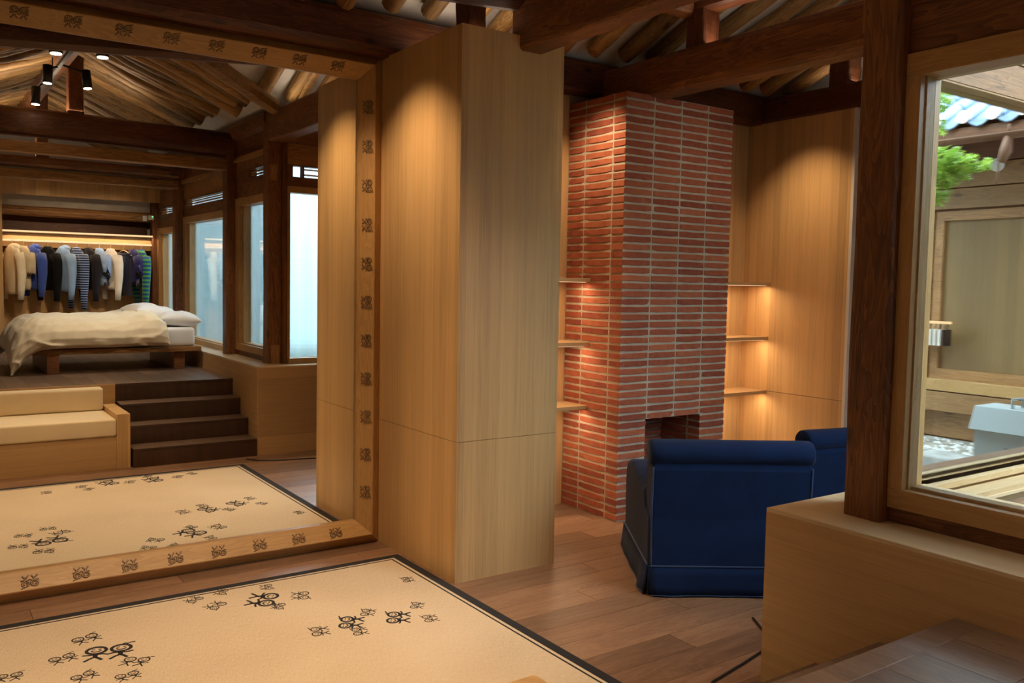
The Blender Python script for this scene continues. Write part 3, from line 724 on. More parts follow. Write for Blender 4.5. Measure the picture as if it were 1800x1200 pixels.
# on the sloped face: offset 0.118 from the outer edge, face normal leans inwards
fo, fy = 0.114, 5.3945
sl = Vector((0.083, 0.066)).normalized()     # along face: offset+, y+
for k in range(13):
    x = 2.329-0.2585*k
    if x < XL+0.2: break
    emblem((x, fy, fo), (0, -sl.y, -sl.x), (0, -sl.x, sl.y))
    emblem((x, fy, ZT-fo), (0, -sl.y, sl.x), (0, -sl.x, -sl.y))
for k in range(11):
    z = 0.362+0.2593*k
    emblem((XR-fo, fy, z), (sl.x, -sl.y, 0), (-sl.y, -sl.x, 0))

# ------------------------------------------------------------------ rug
rug = thing('rug', (0.86, 3.85, 0), 'large straw coloured rug with black border and pairs of smiling stick figures', 'rug')
RX0, RX1, RY0, RY1 = -0.9, 2.615, 2.655, 5.045
part('rug_base', B(RX0+0.055, RX1-0.055, RY0+0.055, RY1-0.055, 0.001, 0.010), M['rug'], rug)
mb = MB()
def ring(mb, o, w, z0, z1):
    a0, a1, b0, b1 = RX0+o, RX1-o, RY0+o, RY1-o
    mb.box(a0, a1, b1-w, b1, z0, z1).box(a0, a1, b0, b0+w, z0, z1).box(a0, a0+w, b0+w, b1-w, z0, z1).box(a1-w, a1, b0+w, b1-w, z0, z1)
ring(mb, 0, 0.056, 0.0005, 0.0105)
part('border_band', mb, M['rugblack'], rug, label='black outer border')
mb = MB(); ring(mb, 0.076, 0.010, 0.009, 0.0112)
part('border_line', mb, M['rugblack'], rug, label='thin black inner line')
mb = MB(); stroke_mb(mb, strokes(), 1.0, 0.0, 1.0); fig = mb.mesh('figure_pair', M['rugblack'])
mb = MB(); stroke_mb(mb, strokes(), 1.0, 0.0, 1.0, 0.72); fig2 = mb.mesh('figure_pair', M['rugblack'])
# x, y, direction of the heads (degrees, 90 = towards the mirror), size of head spacing, mirrored
figs = [(0.745, 4.405, 75, 0.115, 1), (0.69, 4.63, 105, 0.07, 0), (0.56, 4.44, 100, 0.065, 0), (0.83, 4.235, 55, 0.068, 0), (0.615, 4.19, 110, 0.06, 0), (0.775, 4.09, 95, 0.058, 0), (0.33, 4.36, 80, 0.06, 0),
        (1.585, 4.71, -32, 0.112, 1), (1.675, 4.89, -15, 0.05, 0), (1.79, 4.655, -22, 0.07, 0), (1.63, 4.565, -35, 0.05, 0), (1.345, 4.76, -55, 0.064, 0), (1.27, 4.91, -60, 0.055, 0), (1.43, 4.945, -30, 0.05, 0),
        (1.885, 4.135, 150, 0.088, 1), (2.125, 4.065, 150, 0.088, 1), (2.015, 4.215, 145, 0.055, 0), (1.87, 4.005, 165, 0.055, 0), (1.70, 4.115, 165, 0.065, 0), (2.29, 4.165, 140, 0.052, 0), (2.26, 3.965, 165, 0.055, 0), (2.445, 4.57, 165, 0.05, 0),
        (1.16, 2.89, 10, 0.06, 0), (1.37, 2.86, -20, 0.10, 1), (1.54, 2.905, 15, 0.058, 0), (1.725, 2.92, -10, 0.10, 1), (1.73, 2.765, 200, 0.05, 0), (1.94, 2.90, 20, 0.06, 0), (2.08, 2.84, -30, 0.055, 0), (0.89, 2.97, 0, 0.055, 0), (1.20, 3.01, 30, 0.05, 0),
        (0.10, 3.35, 80, 0.10, 1), (0.25, 3.2, 40, 0.06, 0), (-0.05, 3.2, 120, 0.06, 0), (-0.35, 4.2, 20, 0.10, 1), (-0.2, 4.4, 60, 0.06, 0)]
for x, y, a_, s_, bigf in figs:
    s2 = s_*0.95
    o = inst('figure_pair', fig if bigf else fig2, rug, (x, y, 0.0098), (0, 0, math.radians(a_-90)), (s2, s2, 0.0012))

# ------------------------------------------------------------------ built-in sofa bench in front of the platform
bench = thing('sofa_bench', (0.4, 1.9, 0), 'oak framed sofa bench with cream cushions built against the platform', 'sofa')
def rbox(x0, x1, y0, y1, z0, z1, r, seg=3):
    bm = bmesh.new(); bmesh.ops.create_cube(bm, size=1)
    for v in bm.verts: v.co = Vector(((x0+x1)/2+v.co.x*(x1-x0), (y0+y1)/2+v.co.y*(y1-y0), (z0+z1)/2+v.co.z*(z1-z0)))
    bmesh.ops.bevel(bm, geom=bm.edges[:]+bm.verts[:], offset=r, segments=seg, profile=0.6, affect='EDGES')
    mb = MB(); bm.verts.ensure_lookup_table(); bm.verts.index_update()
    mb.add([tuple(v.co) for v in bm.verts], [tuple(v.index for v in f.verts) for f in bm.faces], True); bm.free(); return mb
part('arm', B(1.565, 1.683, 1.515, 2.256, 0.0, 0.508), M['veneer_z'], bench, bevel=0.002)
part('base_panel', B(-1.15, 1.563, 1.52, 2.25, 0.0, 0.305), M['veneer_x'], bench, bevel=0.002)
part('seat_cushion', rbox(-1.15, 1.562, 1.62, 2.262, 0.306, 0.466, 0.02), M['cream'], bench)
part('back_cushion', rbox(-1.15, 1.556, 1.516, 1.655, 0.468, 0.690, 0.03), M['cream'], bench)

# ------------------------------------------------------------------ bed
bed = thing('platform_bed', (1.9, -0.4, 0.704), 'low timber platform bed on slab legs beside the wide window', 'bed')
part('bed_board', B(0.98, 2.85, -1.15, 0.35, 0.912, 0.968), M['light_X'], bed, bevel=0.004)
part('leg', B(1.22, 1.34, -1.0, 0.33, 0.704, 0.912), M['bedwood'], bed, bevel=0.004)
part('leg', B(2.56, 2.68, -1.0, 0.26, 0.704, 0.912), M['bedwood'], bed, bevel=0.004)
mat_o = part('mattress', rbox(1.02, 2.79, -1.1, 0.31, 0.969, 1.19, 0.05, 4), M['sheet'])
tag(mat_o, 'white sheeted mattress lying on the low timber bed', 'mattress')
def duvet():
    nu, nv = 70, 90; mb = MB(); rows_ = []
    # section across the bed (y, z): front hem -> top -> back hem
    sec = [(0.385, 0.985), (0.43, 1.02), (0.445, 1.09), (0.42, 1.17), (0.36, 1.245), (0.26, 1.295), (0.1, 1.32), (-0.4, 1.325), (-0.9, 1.31), (-1.06, 1.27), (-1.15, 1.18), (-1.18, 1.05), (-1.15, 0.98)]
    def at(pl_, t):
        q = t*(len(pl_)-1); i = min(int(q), len(pl_)-2); f = q-i
        f = f
        return [pl_[i][k]*(1-f)+pl_[i+1][k]*f for k in range(len(pl_[0]))]
    # along the bed (x, drop of the top, drop of the hem)
    prx = [(2.46, -0.13, 0.0), (2.44, -0.02, 0.005), (2.36, 0.035, 0.01), (2.2, 0.04, 0.01), (2.0, 0.005, 0.0), (1.6, 0.0, 0.0), (1.3, 0.0, 0.0), (1.15, -0.01, -0.02), (1.04, -0.05, -0.08), (0.95, -0.13, -0.14), (0.89, -0.25, -0.19), (0.86, -0.38, -0.22)]
    for i in range(nu+1):
        x, dt, dh = at(prx, i/nu); row_ = []
        for j in range(nv+1):
            y, z = at(sec, j/nv)
            k = max(0, min(1, (z-0.98)/0.3)); zz = z+dh*(1-k)+dt*k
            c = math.exp(-((y-0.42)/0.2)**2)*max(0, (1.12-x)/0.26) if x < 1.12 else 0      # hanging front corner
            zz -= 0.06*c
            side = 1-k
            w = 0.018*nz(x*6+y*2.5, y*4-x*2, 3.1)+0.012*nz(x*15+y*9, y*13, 5)
            ridge = (1-abs(nz(x*3.5+y*5, y*3-zz*4, 9.2))*2.6); ridge = max(0, ridge)**3
            w += 0.022*ridge*(0.5+side)
            sgn = 1 if y > -0.4 else -1
            row_.append((x+0.02*nz(y*7, zz*5, 2)+0.03*side*nz(x*3, y*2, 8), y+sgn*side*(w*1.5+0.01*nz(x*10, zz*8, 1)), zz+w*k+0.006*nz(x*18, y*18, 4)))
        rows_.append(row_)
    mb.loft(rows_, caps=False, closed=False)
    return mb
dv = part('duvet', duvet(), M['linen']); tag(dv, 'rumpled natural linen duvet spread over the bed with one corner hanging', 'duvet')
sol = dv.modifiers.new('s', 'SOLIDIFY'); sol.thickness = 0.02; sol.offset = -1
def pillow(cx, cy, cz, lx, ly, lz, rz, tilt, label, seed):
    mb = MB(); n, m_ = 28, 28; rows_ = []
    for sgn in (1, -1):
        rows_ = []
        for i in range(n+1):
            u = -1+2*i/n; row_ = []
            for j in range(m_+1):
                v_ = -1+2*j/m_
                h = max(0, (1-abs(u)**2.6)*(1-abs(v_)**2.6))**0.55
                px = u*lx/2*(1-0.10*(1-v_*v_)*abs(u)**3); py = v_*ly/2*(1-0.12*(1-u*u)*abs(v_)**3)
                wr = 0.010*nz(u*3+seed, v_*3, 1)+0.006*nz(u*9+seed, v_*8, 2)
                row_.append((px, py, sgn*h*lz/2*(1+0.15*nz(u*2, v_*2, seed))+wr*h))
            rows_.append(row_)
        mb.loft(rows_, caps=False, closed=False)
    R_ = Matrix.Rotation(rz, 4, 'Z') @ Matrix.Rotation(tilt, 4, 'Y')
    mb.v = [tuple((R_ @ Vector(p))+Vector((cx, cy, cz))) for p in mb.v]
    o = part('pillow', mb, M['sheet']); tag(o, label, 'pillow', 'pillows on the bed')
pillow(2.665, 0.02, 1.275, 0.48, 0.56, 0.19, 0.12, 0.05, 'white pillow at the front corner of the mattress by the window', 3)
pillow(2.46, -0.46, 1.33, 0.56, 0.64, 0.22, -0.1, 0.16, 'plump white pillow farther back, behind the front pillow', 9)

# ------------------------------------------------------------------ clothes niche
niche = thing('wall_niche', (2, -3.3, 0.7), kind='structure')
part('back_panel', B(1.0, 3.05, -3.42, -3.40, 0.704, 2.36), M['veneer_z'], niche)
part('back_panel', B(1.0, 3.05, -3.42, -3.40, 2.36, 2.62), M['dark_X'], niche)
part('side_panel', B(0.2, 1.055, -2.62, -2.58, 0.704, 3.05), M['veneer_z'], niche)
part('side_panel', B(1.0, 1.055, -3.40, -2.62, 0.704, 3.05), M['veneer_z'], niche)
part('valance_panel', B(1.0, 3.06, -2.62, -2.59, 2.84, 3.06), M['veneer_z'], niche)
part('plaster_band', B(1.0, 3.06, -3.2, -3.1, 2.68, 3.2), M['plaster'], niche)
sh = thing('rail_shelf', (2.05, -3.1, 2.36), 'oak shelf with warm light strips above the hanging clothes', 'shelf')
part('board', B(1.056, 3.03, -3.40, -2.92, 2.345, 2.375), M['veneer_x'], sh)
part('light_strip', B(1.056, 3.03, -2.935, -2.919, 2.349, 2.371), M['led'], sh)
rail = thing('clothes_rail', (2.05, -3.0, 2.2), 'long glowing clothes rail holding a row of hangers', 'rail')
part('rail_bar', MB().tube([(1.056, -3.0, 2.235), (3.03, -3.0, 2.235)], 0.014, 12), M['led'], rail)
part('rail_backing', B(1.056, 3.03, -3.06, -3.03, 2.15, 2.30), M['veneer_x'], rail)
part('wall_socket_panel', B(-0.1, 0.1, -3.41, -3.40, 1.0, 1.1), M['white'], niche)

def garment_mats():
    F_ = {}
    F_['cream'] = fabric('cream_jersey', (0.74, 0.68, 0.54), 300); F_['khaki'] = fabric('khaki_jersey', (0.52, 0.45, 0.32), 300)
    F_['blue'] = fabric('royal_blue_jersey', (0.035, 0.075, 0.36), 300); F_['black'] = fabric('black_jersey', (0.003, 0.003, 0.004), 300, sheen=0.05)
    F_['sky'] = fabric('pale_blue_denim', (0.22, 0.36, 0.62), 300); F_['stripe'] = fabric('navy_stripe_knit', (0.012, 0.015, 0.05), 300, stripes=((0.25, 0.38, 0.7), 0.034, 0.36, 'Z'))
    F_['charcoal'] = fabric('charcoal_jersey', (0.014, 0.012, 0.018), 300, sheen=0.1); F_['light'] = fabric('light_blue_cotton', (0.28, 0.42, 0.72), 300)
    F_['white'] = fabric('off_white_jersey', (0.80, 0.76, 0.68), 300); F_['denim'] = fabric('dark_denim', (0.02, 0.025, 0.06), 300)
    F_['navy'] = fabric('navy_jersey', (0.02, 0.02, 0.11), 300); F_['green'] = fabric('blue_green_knit', (0.02, 0.06, 0.28), 300, stripes=((0.06, 0.33, 0.08), 0.06, 0.5, 'Z'))
    F_['print'] = fabric('pale_print', (0.65, 0.58, 0.50), 300); F_['blueprint'] = fabric('blue_print', (0.05, 0.10, 0.5), 300)
    F_['hook'] = plain('hanger_metal', (0.75, 0.62, 0.48), 0.3, 0.6)
    return F_
G = garment_mats()
def garment(x, mat, length, sleeve, label, rot=62, wid=0.185, hood=False, prints=0, kind='top', z0=2.235):
    rot = rot+14 if kind == 'top' else rot
    ht = thing('clothes_hanger', (x, -3.0, z0-0.16), 'metal hanger holding the %s' % label.split(' on ')[0].split(' hanging')[0], 'hanger', 'hangers on the clothes rail', rotz=math.radians(rot))
    part('hook', MB().tube([(0.018*math.cos(t), 0, 0.158+0.018*math.sin(t)) for t in [2.9, 2.3, 1.6, 0.8, 0, -0.8]]+[(0, 0, 0.11), (0, 0, 0.07)], 0.004, 6), G['hook'], ht, local=True)
    part('shoulder_bar', MB().tube([(-wid*0.85, 0, -0.01), (-0.05, 0, 0.055), (0, 0, 0.07), (0.05, 0, 0.055), (wid*0.85, 0, -0.01)], 0.008, 8), G['hook'], ht, local=True)
    g_ = thing({'top': 'garment', 'pants': 'trousers'}[kind], (x, -3.0, z0-0.16-length), label, 'clothing', rotz=math.radians(rot))
    zt = length
    if kind == 'top':
        rings = []; ks = 16
        prof_ = [(0.055, 0.045, 0.085), (0.075, 0.05, 0.06), (0.13, 0.055, 0.035), (wid*0.86, 0.055, -0.01), (wid, 0.06, -0.06), (wid*0.92, 0.065, -0.16), (wid*0.86, 0.07, -0.3), (wid*0.84, 0.065, -0.45), (wid*0.86, 0.06, -(length*0.78)), (wid*0.80, 0.05, -(length*0.8+0.03))]
        for (w, d, z) in prof_:
            rings.append([(w*math.cos(2*PI*j/22), d*math.sin(2*PI*j/22)*(1+0.35*nz(j*0.9, z*3, x*9)), zt+z+0.01*nz(j, z*5, x)) for j in range(22)])
        part('body', MB().loft(rings), M_(mat), g_, local=True)
        if sleeve:
            for sx in (-1, 1):
                sl_ = [(sx*wid*0.86, 0, zt-0.03), (sx*(wid+0.03), 0.01, zt-0.13), (sx*(wid+0.055), 0.02, zt-0.3), (sx*(wid+0.05), 0.03*sx, zt-sleeve*0.75), (sx*(wid+0.035), 0.03*sx, zt-sleeve)]
                part('sleeve', MB().tube(sl_, [0.075, 0.07, 0.06, 0.05, 0.04], 12, squash=0.75), M_(mat), g_, local=True)
        if hood: 
            rr = [[(0.085*s_*math.cos(2*PI*j/16), 0.06*s_*math.sin(2*PI*j/16)-0.03, zt+0.03+h) for j in range(16)] for s_, h in ((1.0, 0), (1.15, 0.03), (0.9, 0.07), (0.4, 0.085))]
            part('hood', MB().loft(rr), M_(mat), g_, local=True)
        for q in range(prints):
            pz = zt-0.12-0.075*q
            for yy in (0.071, -0.077):
                part('print', B(-0.09+0.02*(q % 2), 0.07+0.02*(q % 3), yy, yy+0.006, pz-0.02, pz+0.01), G['blueprint'] if mat == 'white' else G['print'], g_, local=True)
    else:
        for sx in (-1, 1):
            part('trouser_leg', MB().tube([(sx*0.07, 0, zt-0.02), (sx*0.08, 0.01, zt*0.6), (sx*0.09, 0, 0.0)], [0.075, 0.075, 0.07], 12, squash=0.55), M_(mat), g_, local=True)
        part('waistband', MB().tube([(-0.14, 0, zt), (0.14, 0, zt)], 0.03, 10), M_(mat), g_, local=True)
        part('print', B(-0.02, 0.10, 0.04, 0.047, zt-0.32, zt-0.16), G['print'], g_, local=True)
        part('print', B(-0.02, 0.10, -0.047, -0.04, zt-0.32, zt-0.16), G['print'], g_, local=True)
def M_(k): return G[k]
garment(1.20, 'cream', 0.70, 0.66, 'cream zipped sweatshirt hanging at the panelled end of the rail', 48, hood=True)
garment(1.335, 'khaki', 0.62, 0.30, 'khaki beige top on the rail beside the cream sweatshirt', 55)
garment(1.46, 'blue', 0.62, 0.62, 'royal blue hooded sweatshirt on the rail', 50, hood=True)
garment(1.64, 'black', 0.62, 0.68, 'black long sleeved top with small chest print on the rail', 48, prints=1)
garment(1.83, 'sky', 0.64, 0.66, 'pale blue faded jacket on the rail', 50, hood=True)
garment(2.01, 'stripe', 0.60, 0.80, 'blue and black striped knit with very long sleeves on the rail', 55)
garment(2.165, 'charcoal', 0.60, 0.68, 'charcoal long sleeved top on the rail', 55, prints=1)
garment(2.31, 'light', 0.46, 0.20, 'light blue short sleeved shirt on the rail', 58)
garment(2.46, 'white', 0.60, 0.66, 'off white sweatshirt with blue printed letters on the rail', 55, prints=5)
garment(2.635, 'denim', 0.60, 0, 'dark trousers with a pale embroidered patch on the rail', 55, kind='pants')
garment(2.765, 'navy', 0.46, 0.20, 'navy short sleeved top on the rail', 62)
garment(2.88, 'green', 0.56, 0.78, 'blue and green striped knit at the post end of the rail', 66)

# small wall devices on the niche log
dvc = thing('wall_sensor', (2.98, -2.95, 2.6), 'pair of small white sensor boxes with a green light near the ceiling log', 'sensor')
part('housing', rbox(2.90, 2.96, -2.99, -2.955, 2.585, 2.67, 0.006), M['white'], dvc)
part('housing', rbox(2.97, 3.05, -2.98, -2.93, 2.605, 2.675, 0.008), M['white'], dvc)
part('indicator', MB().tube([(3.03, -2.932, 2.655), (3.03, -2.927, 2.655)], 0.007, 10), M['green_led'], dvc)

# spot lamps
trk = thing('lamp_track', (1.23, 1.3, 3.76), 'black lamp track hanging along the ridge log', 'track')
part('track_bar', B(1.215, 1.245, 0.9, 2.6, 3.75, 3.785), M['black'], trk)
for y in (1.05, 2.3): part('hanger_clip', B(1.225, 1.235, y, y+0.02, 3.785, 3.93), M['black'], trk)
def lamp(x, y, z, label, tilt=(0.05, 0.0), stem=None):
    t = thing('spot_lamp', (x, y, z), label, 'lamp', 'black cylinder spot lamps')
    R_ = Matrix.Rotation(tilt[0], 4, 'X') @ Matrix.Rotation(tilt[1], 4, 'Y')
    def tr(mb): mb.v = [tuple((R_ @ Vector(p))+Vector((x, y, z))) for p in mb.v]; return mb
    part('lamp_body', tr(MB().tube([(0, 0, 0.0), (0, 0, 0.17)], 0.043, 20)), M['black'], t)
    part('lens', tr(MB().tube([(0, 0, -0.002), (0, 0, 0.001)], 0.036, 20)), M['lens'], t)
    if stem: part('arm', MB().tube([tuple(Vector((x, y, z+0.14))), stem], 0.010, 8), M['black'], t)
lamp(1.13, 1.5, 3.59, 'black spot lamp nearer the mirror on the track side', (0.05, 0.04), stem=(1.22, 1.5, 3.755))
lamp(1.08, 1.02, 3.46, 'black spot lamp farther along the track, hanging lowest', (0.05, 0.04), stem=(1.22, 1.02, 3.752))
lamp(1.46, 1.6, 3.57, 'black spot lamp on the other side of the dark king post', (0.1, -0.08), stem=(1.24, 1.6, 3.76))
lamp(0.86, 4.2, 3.29, 'black spot lamp tucked behind the curved beam, over the middle of the rug', stem=(0.86, 4.31, 3.42))
lamp(1.15, 4.2, 3.31, 'black spot lamp tucked behind the curved beam, nearer the veneered block', stem=(1.15, 4.31, 3.44))

# ------------------------------------------------------------------ armchairs
def armchair(loc, rotz, label, k=1.0, width=0.95):
    t = thing('armchair', loc, label, 'armchair', rotz=rotz)
    w = width/2; D = 0.98*k; hb = 0.80*k
    def P(name, mb, mat='navy', **kw): return part(name, mb, M[mat], t, local=True, **kw)
    P('seat_frame', rbox(-w+0.03, w-0.03, 0.03, D-0.04, 0.15*k, 0.34*k, 0.02))
    # back: slab leaning a little outwards, thicker below
    sec = [(0.0, 0.17*k), (0.015, 0.45*k), (-0.005, 0.74*k), (0.02, 0.83*k), (0.13, 0.85*k), (0.20, 0.78*k), (0.24, 0.45*k), (0.24, 0.17*k)]
    P('backrest', MB().prism([(a_, b_) for a_, b_ in sec], 'X', -w+0.012, w-0.012), bevel=0.012, seg=3)
    pts = [(-w+0.02, 0.055, 0.835*k), (-w+0.04, 0.055, 0.835*k), (w-0.04, 0.055, 0.835*k), (w-0.02, 0.055, 0.835*k)]
    # rolled top
    rings = []
    for xx, s_ in ((-w-0.002, 0.86), (-w+0.012, 0.98), (-w+0.06, 1.0), (0, 0.985), (w-0.06, 1.0), (w-0.012, 0.98), (w+0.002, 0.86)):
        rings.append([(xx, 0.068+0.092*s_*math.cos(a_), 0.835*k+0.076*s_*math.sin(a_)) for a_ in [2*PI*j/28 for j in range(28)]])
    P('top_roll', MB().loft(rings))
    # arms with rounded fronts
    for sx in (-1, 1):
        x0, x1 = (w-0.17, w) if sx > 0 else (-w, -w+0.17)
        ar = [(0.02, 0.10*k), (0.02, 0.46*k), (0.16, 0.50*k), (0.22, 0.60*k), (0.32, 0.59*k), (0.45, 0.60*k), (0.62, 0.625*k), (0.78, 0.64*k), (0.90, 0.625*k), (D-0.02, 0.57*k), (D, 0.48*k), (D-0.015, 0.10*k)]
        P('arm', MB().prism(ar, 'X', x0, x1), bevel=0.045, seg=5)
    P('seat_cushion', rbox(-w+0.175, w-0.175, 0.24, D-0.02, 0.33*k, 0.49*k, 0.045, 4))
    P('back_cushion', rbox(-w+0.18, w-0.18, 0.20, 0.38, 0.47*k, 0.84*k, 0.06, 4))
    # skirt: one panel a side, flared, with inverted corner pleats
    for nm, ax, fixed in (('b', 'x', 0.0), ('f', 'x', D), ('l', 'y', -w), ('r', 'y', w)):
        n = 26; rows_ = []
        a0, a1 = (-w+0.012, w-0.012) if ax == 'x' else (0.014, D-0.014)
        out = {'b': -1, 'f': 1, 'l': -1, 'r': 1}[nm]
        for zz, fl in ((0.175*k, 0.0), (0.12*k, 0.007), (0.06*k, 0.014), (0.006, 0.022)):
            row_ = []
            for i in range(n+1):
                s_ = i/n; u = a0+(a1-a0)*s_; wv = fl*0.55*nz(s_*5, fixed*3+out, 2)+fl*0.9*math.exp(-((s_-0.12)/0.07)**2)
                q = fixed+out*(0.004+fl+wv)
                row_.append((u, q, zz) if ax == 'x' else (q, u, zz))
            rows_.append(row_)
        o = P('skirt_panel', MB().loft(rows_, caps=False, closed=False)); m_ = o.modifiers.new('s', 'SOLIDIFY'); m_.thickness = 0.006
        e = [rows_[0][0], rows_[0][n//2], rows_[0][n]]
        P('piping', MB().tube(rows_[0], 0.005, 6), 'navy_pipe'); P('hem_piping', MB().tube([(p[0], p[1], p[2]+0.004) for p in rows_[3]], 0.0032, 6), 'navy_pipe')
    for sx in (-1, 1):
        P('piping', MB().tube([(sx*(w-0.012), -0.002, 0.18*k), (sx*(w-0.012), 0.012, 0.45*k), (sx*(w-0.012), -0.008, 0.76*k)], 0.005, 6), 'navy_pipe')
        for yy in (0.02, D-0.02): P('pleat', MB().tube([(sx*(w-0.02), yy, 0.006), (sx*(w-0.02), yy, 0.17*k)], 0.022, 8))
    return t
# first chair: back-left corner (3.51, 3.62), back runs towards (4.30, 3.09)
ang = math.atan2(-0.555, 0.83)
armchair((3.51+0.475*0.832, 3.62-0.475*0.556, 0), ang, 'dark blue armchair seen from behind, closest to the fireplace hearth', 1.0)
ang2 = math.atan2(-0.22, 0.97)
armchair((5.12+0.475*0.975, 3.73-0.475*0.22, 0), ang2, 'dark blue armchair partly hidden behind the timber corner post', 0.885)

# cable across the floor
cab = part('power_cable', MB().tube([(3.75, 3.05, 0.006), (3.62, 2.85, 0.006), (3.45, 2.735, 0.006), (3.25, 2.69, 0.006), (2.98, 2.635, 0.006), (2.80, 2.55, 0.006), (2.72, 2.42, 0.006)], 0.006, 8), M['black'])
tag(cab, 'thin black cable lying across the plank floor by the plinth', 'cable')

# ------------------------------------------------------------------ courtyard (also seen reflected in the bay window's coated glass)
GZ = 0.22
M['house_panel'] = veneer('brown_house_panel', (0.21, 0.13, 0.052), 'Z')  # darker, browner veneer inside the house windows
M['gravel'] = plain('courtyard_gravel', (0.30, 0.27, 0.22), 0.95, 0, 70, 0.5)
M['stone'] = plain('grey_kerb_stone', (0.36, 0.36, 0.34), 0.85, 0, 30, 0.25)
M['pebble'] = plain('pale_pebble', (0.62, 0.62, 0.60), 0.7, 0, 20, 0.2)
M['tile'] = plain('blue_grey_roof_tile', (0.20, 0.29, 0.41), 0.45, 0, 25, 0.3)
M['tilecap'] = plain('lime_tile_end', (0.78, 0.79, 0.80), 0.8, 0, 25, 0.06)
M['copper'] = plain('brown_copper_gutter', (0.16, 0.075, 0.04), 0.6, 0.2)
M['metal_grey'] = plain('grey_painted_metal', (0.36, 0.41, 0.42), 0.45)
def screen_mat():
    m = NT('translucent_white_screen'); m.col((0.50, 0.60, 0.62)); m.rough(0.9)
    tl = m.new('ShaderNodeBsdfTranslucent'); tl.inputs[0].default_value = (0.50, 0.60, 0.62, 1)
    mx = m.new('ShaderNodeMixShader'); mx.inputs[0].default_value = 0.5
    m.link(m.b.outputs[0], mx.inputs[1]); m.link(tl.outputs[0], mx.inputs[2]); m.link(mx.outputs[0], m.out.inputs[0]); return m.m
M['screen'] = screen_mat()
def leaf_mat():
    m = NT('maple_leaf'); v, x, y, z = m.coords(); c = m.ramp(m.noise(v, 6, 3), [(0.35, (0.22, 0.42, 0.05)), (0.65, (0.50, 0.68, 0.12))])
    m.col(c); m.rough(0.6); tl = m.new('ShaderNodeBsdfTranslucent'); m.link(c, tl.inputs[0])
    mx = m.new('ShaderNodeMixShader'); mx.inputs[0].default_value = 0.45
    m.link(m.b.outputs[0], mx.inputs[1]); m.link(tl.outputs[0], mx.inputs[2]); m.link(mx.outputs[0], m.out.inputs[0]); return m.m
M['leaf'] = leaf_mat()
M['bark'] = plain('maple_bark', (0.10, 0.06, 0.035), 0.9, 0, 30, 0.3)
gr = part('ground', B(3.27, 9.0, -6.0, 1.66, GZ-0.1, GZ), M['gravel']); tag(gr, kind='structure')
bld = thing('courtyard_house', (8.0, 0, GZ), 'timber courtyard house with grey tiled roof reflected in the bay window', 'building')
HX = 7.5; HY0, HY1 = -3.5, 1.95
part('wall_body', B(HX+0.06, HX+1.6, HY0, HY1, GZ, 3.25), M['light_Y'], bld)
M['house_Y'] = timber('house_board', (0.13, 0.058, 0.018), (0.24, 0.12, 0.04), (0.36, 0.20, 0.075), 'Y')
for z0, z1, m_ in ((2.90, 3.27, 'dark_Y'), (2.70, 2.89, 'house_Y'), (2.52, 2.69, 'house_Y'), (0.93, 1.03, 'frame_Y'), (0.75, 0.92, 'house_Y')):
    part('board', B(HX-0.01 if z0 > 1 else HX-0.06, HX+0.06, HY0, HY1, z0, z1), M[m_], bld, bevel=0.004)
part('lower_wall', B(HX+0.02, HX+0.06, HY0, HY1, GZ+0.3, 0.75), M['house_Y'], bld)
for yp in (-0.20, 1.85, -2.1): part('house_post', B(HX-0.02, HX+0.12, yp-0.06, yp+0.07, GZ+0.3, 2.75), M['light_Z'], bld, bevel=0.004)
# large window of that house: frame, inner wall and glass
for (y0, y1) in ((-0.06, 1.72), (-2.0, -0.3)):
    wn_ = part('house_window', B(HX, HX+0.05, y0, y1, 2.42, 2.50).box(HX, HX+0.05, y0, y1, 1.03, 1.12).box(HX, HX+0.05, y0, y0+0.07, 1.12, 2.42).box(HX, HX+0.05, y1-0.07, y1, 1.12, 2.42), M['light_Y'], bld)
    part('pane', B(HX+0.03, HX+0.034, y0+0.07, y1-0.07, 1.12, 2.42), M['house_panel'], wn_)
part('round_lamp', MB().tube([(HX-0.03, 0.45, 2.86), (HX-0.005, 0.45, 2.86)], 0.055, 24), M['white'], bld)
part('junction_box', B(HX-0.03, HX-0.01, 0.08, 0.15, 2.93, 3.0), M['white'], bld)
# roof: slope rises away from the courtyard
EX, EZ, SLP = 6.88, 3.10, 0.50
part('roof_base', MB().prism([(EX, EZ-0.05), (EX+2.3, EZ-0.05+2.3*SLP), (EX+2.3, EZ+2.3*SLP-0.12), (EX, EZ-0.09)], 'Y', HY0-0.2, HY1), M['dark_X'], bld)
part('eave_board', B(EX-0.02, EX+0.02, HY0-0.2, HY1, EZ-0.10, EZ-0.01), M['mid_Y'], bld)
n = 14
gut = MB(); rows_ = []
for yy in (HY0-0.2, HY1): rows_.append([(EX-0.07+0.05*math.cos(a_), yy, EZ-0.10+0.05*math.sin(a_)) for a_ in [PI+PI*j/12 for j in range(13)]])
gut.loft(rows_, caps=False, closed=False); gg = part('gutter', gut, M['copper'], bld); gm = gg.modifiers.new('s', 'SOLIDIFY'); gm.thickness = 0.006
asl = math.atan(SLP)
tm = []
for s in range(3):
    mb = MB(); ks = 7; rings = []
    for i, (t_, r_) in enumerate(((0, 0.054), (0.02, 0.056), (0.25, 0.052), (0.34, 0.048))):
        rings.append([(t_, r_*math.cos(a_), r_*math.sin(a_)*0.85) for a_ in [-0.3+(PI+0.6)*j/10 for j in range(11)]])
    mb.loft(rings, caps=True, closed=False); tm.append(mb.mesh('roof_tile', M['tile']))
capm = MB().tube([(-0.03, 0, 0.02), (0.02, 0, 0.02)], [0.052, 0.05], 14).mesh('tile_end', M['tilecap'])
y = HY1-0.1; i = 0
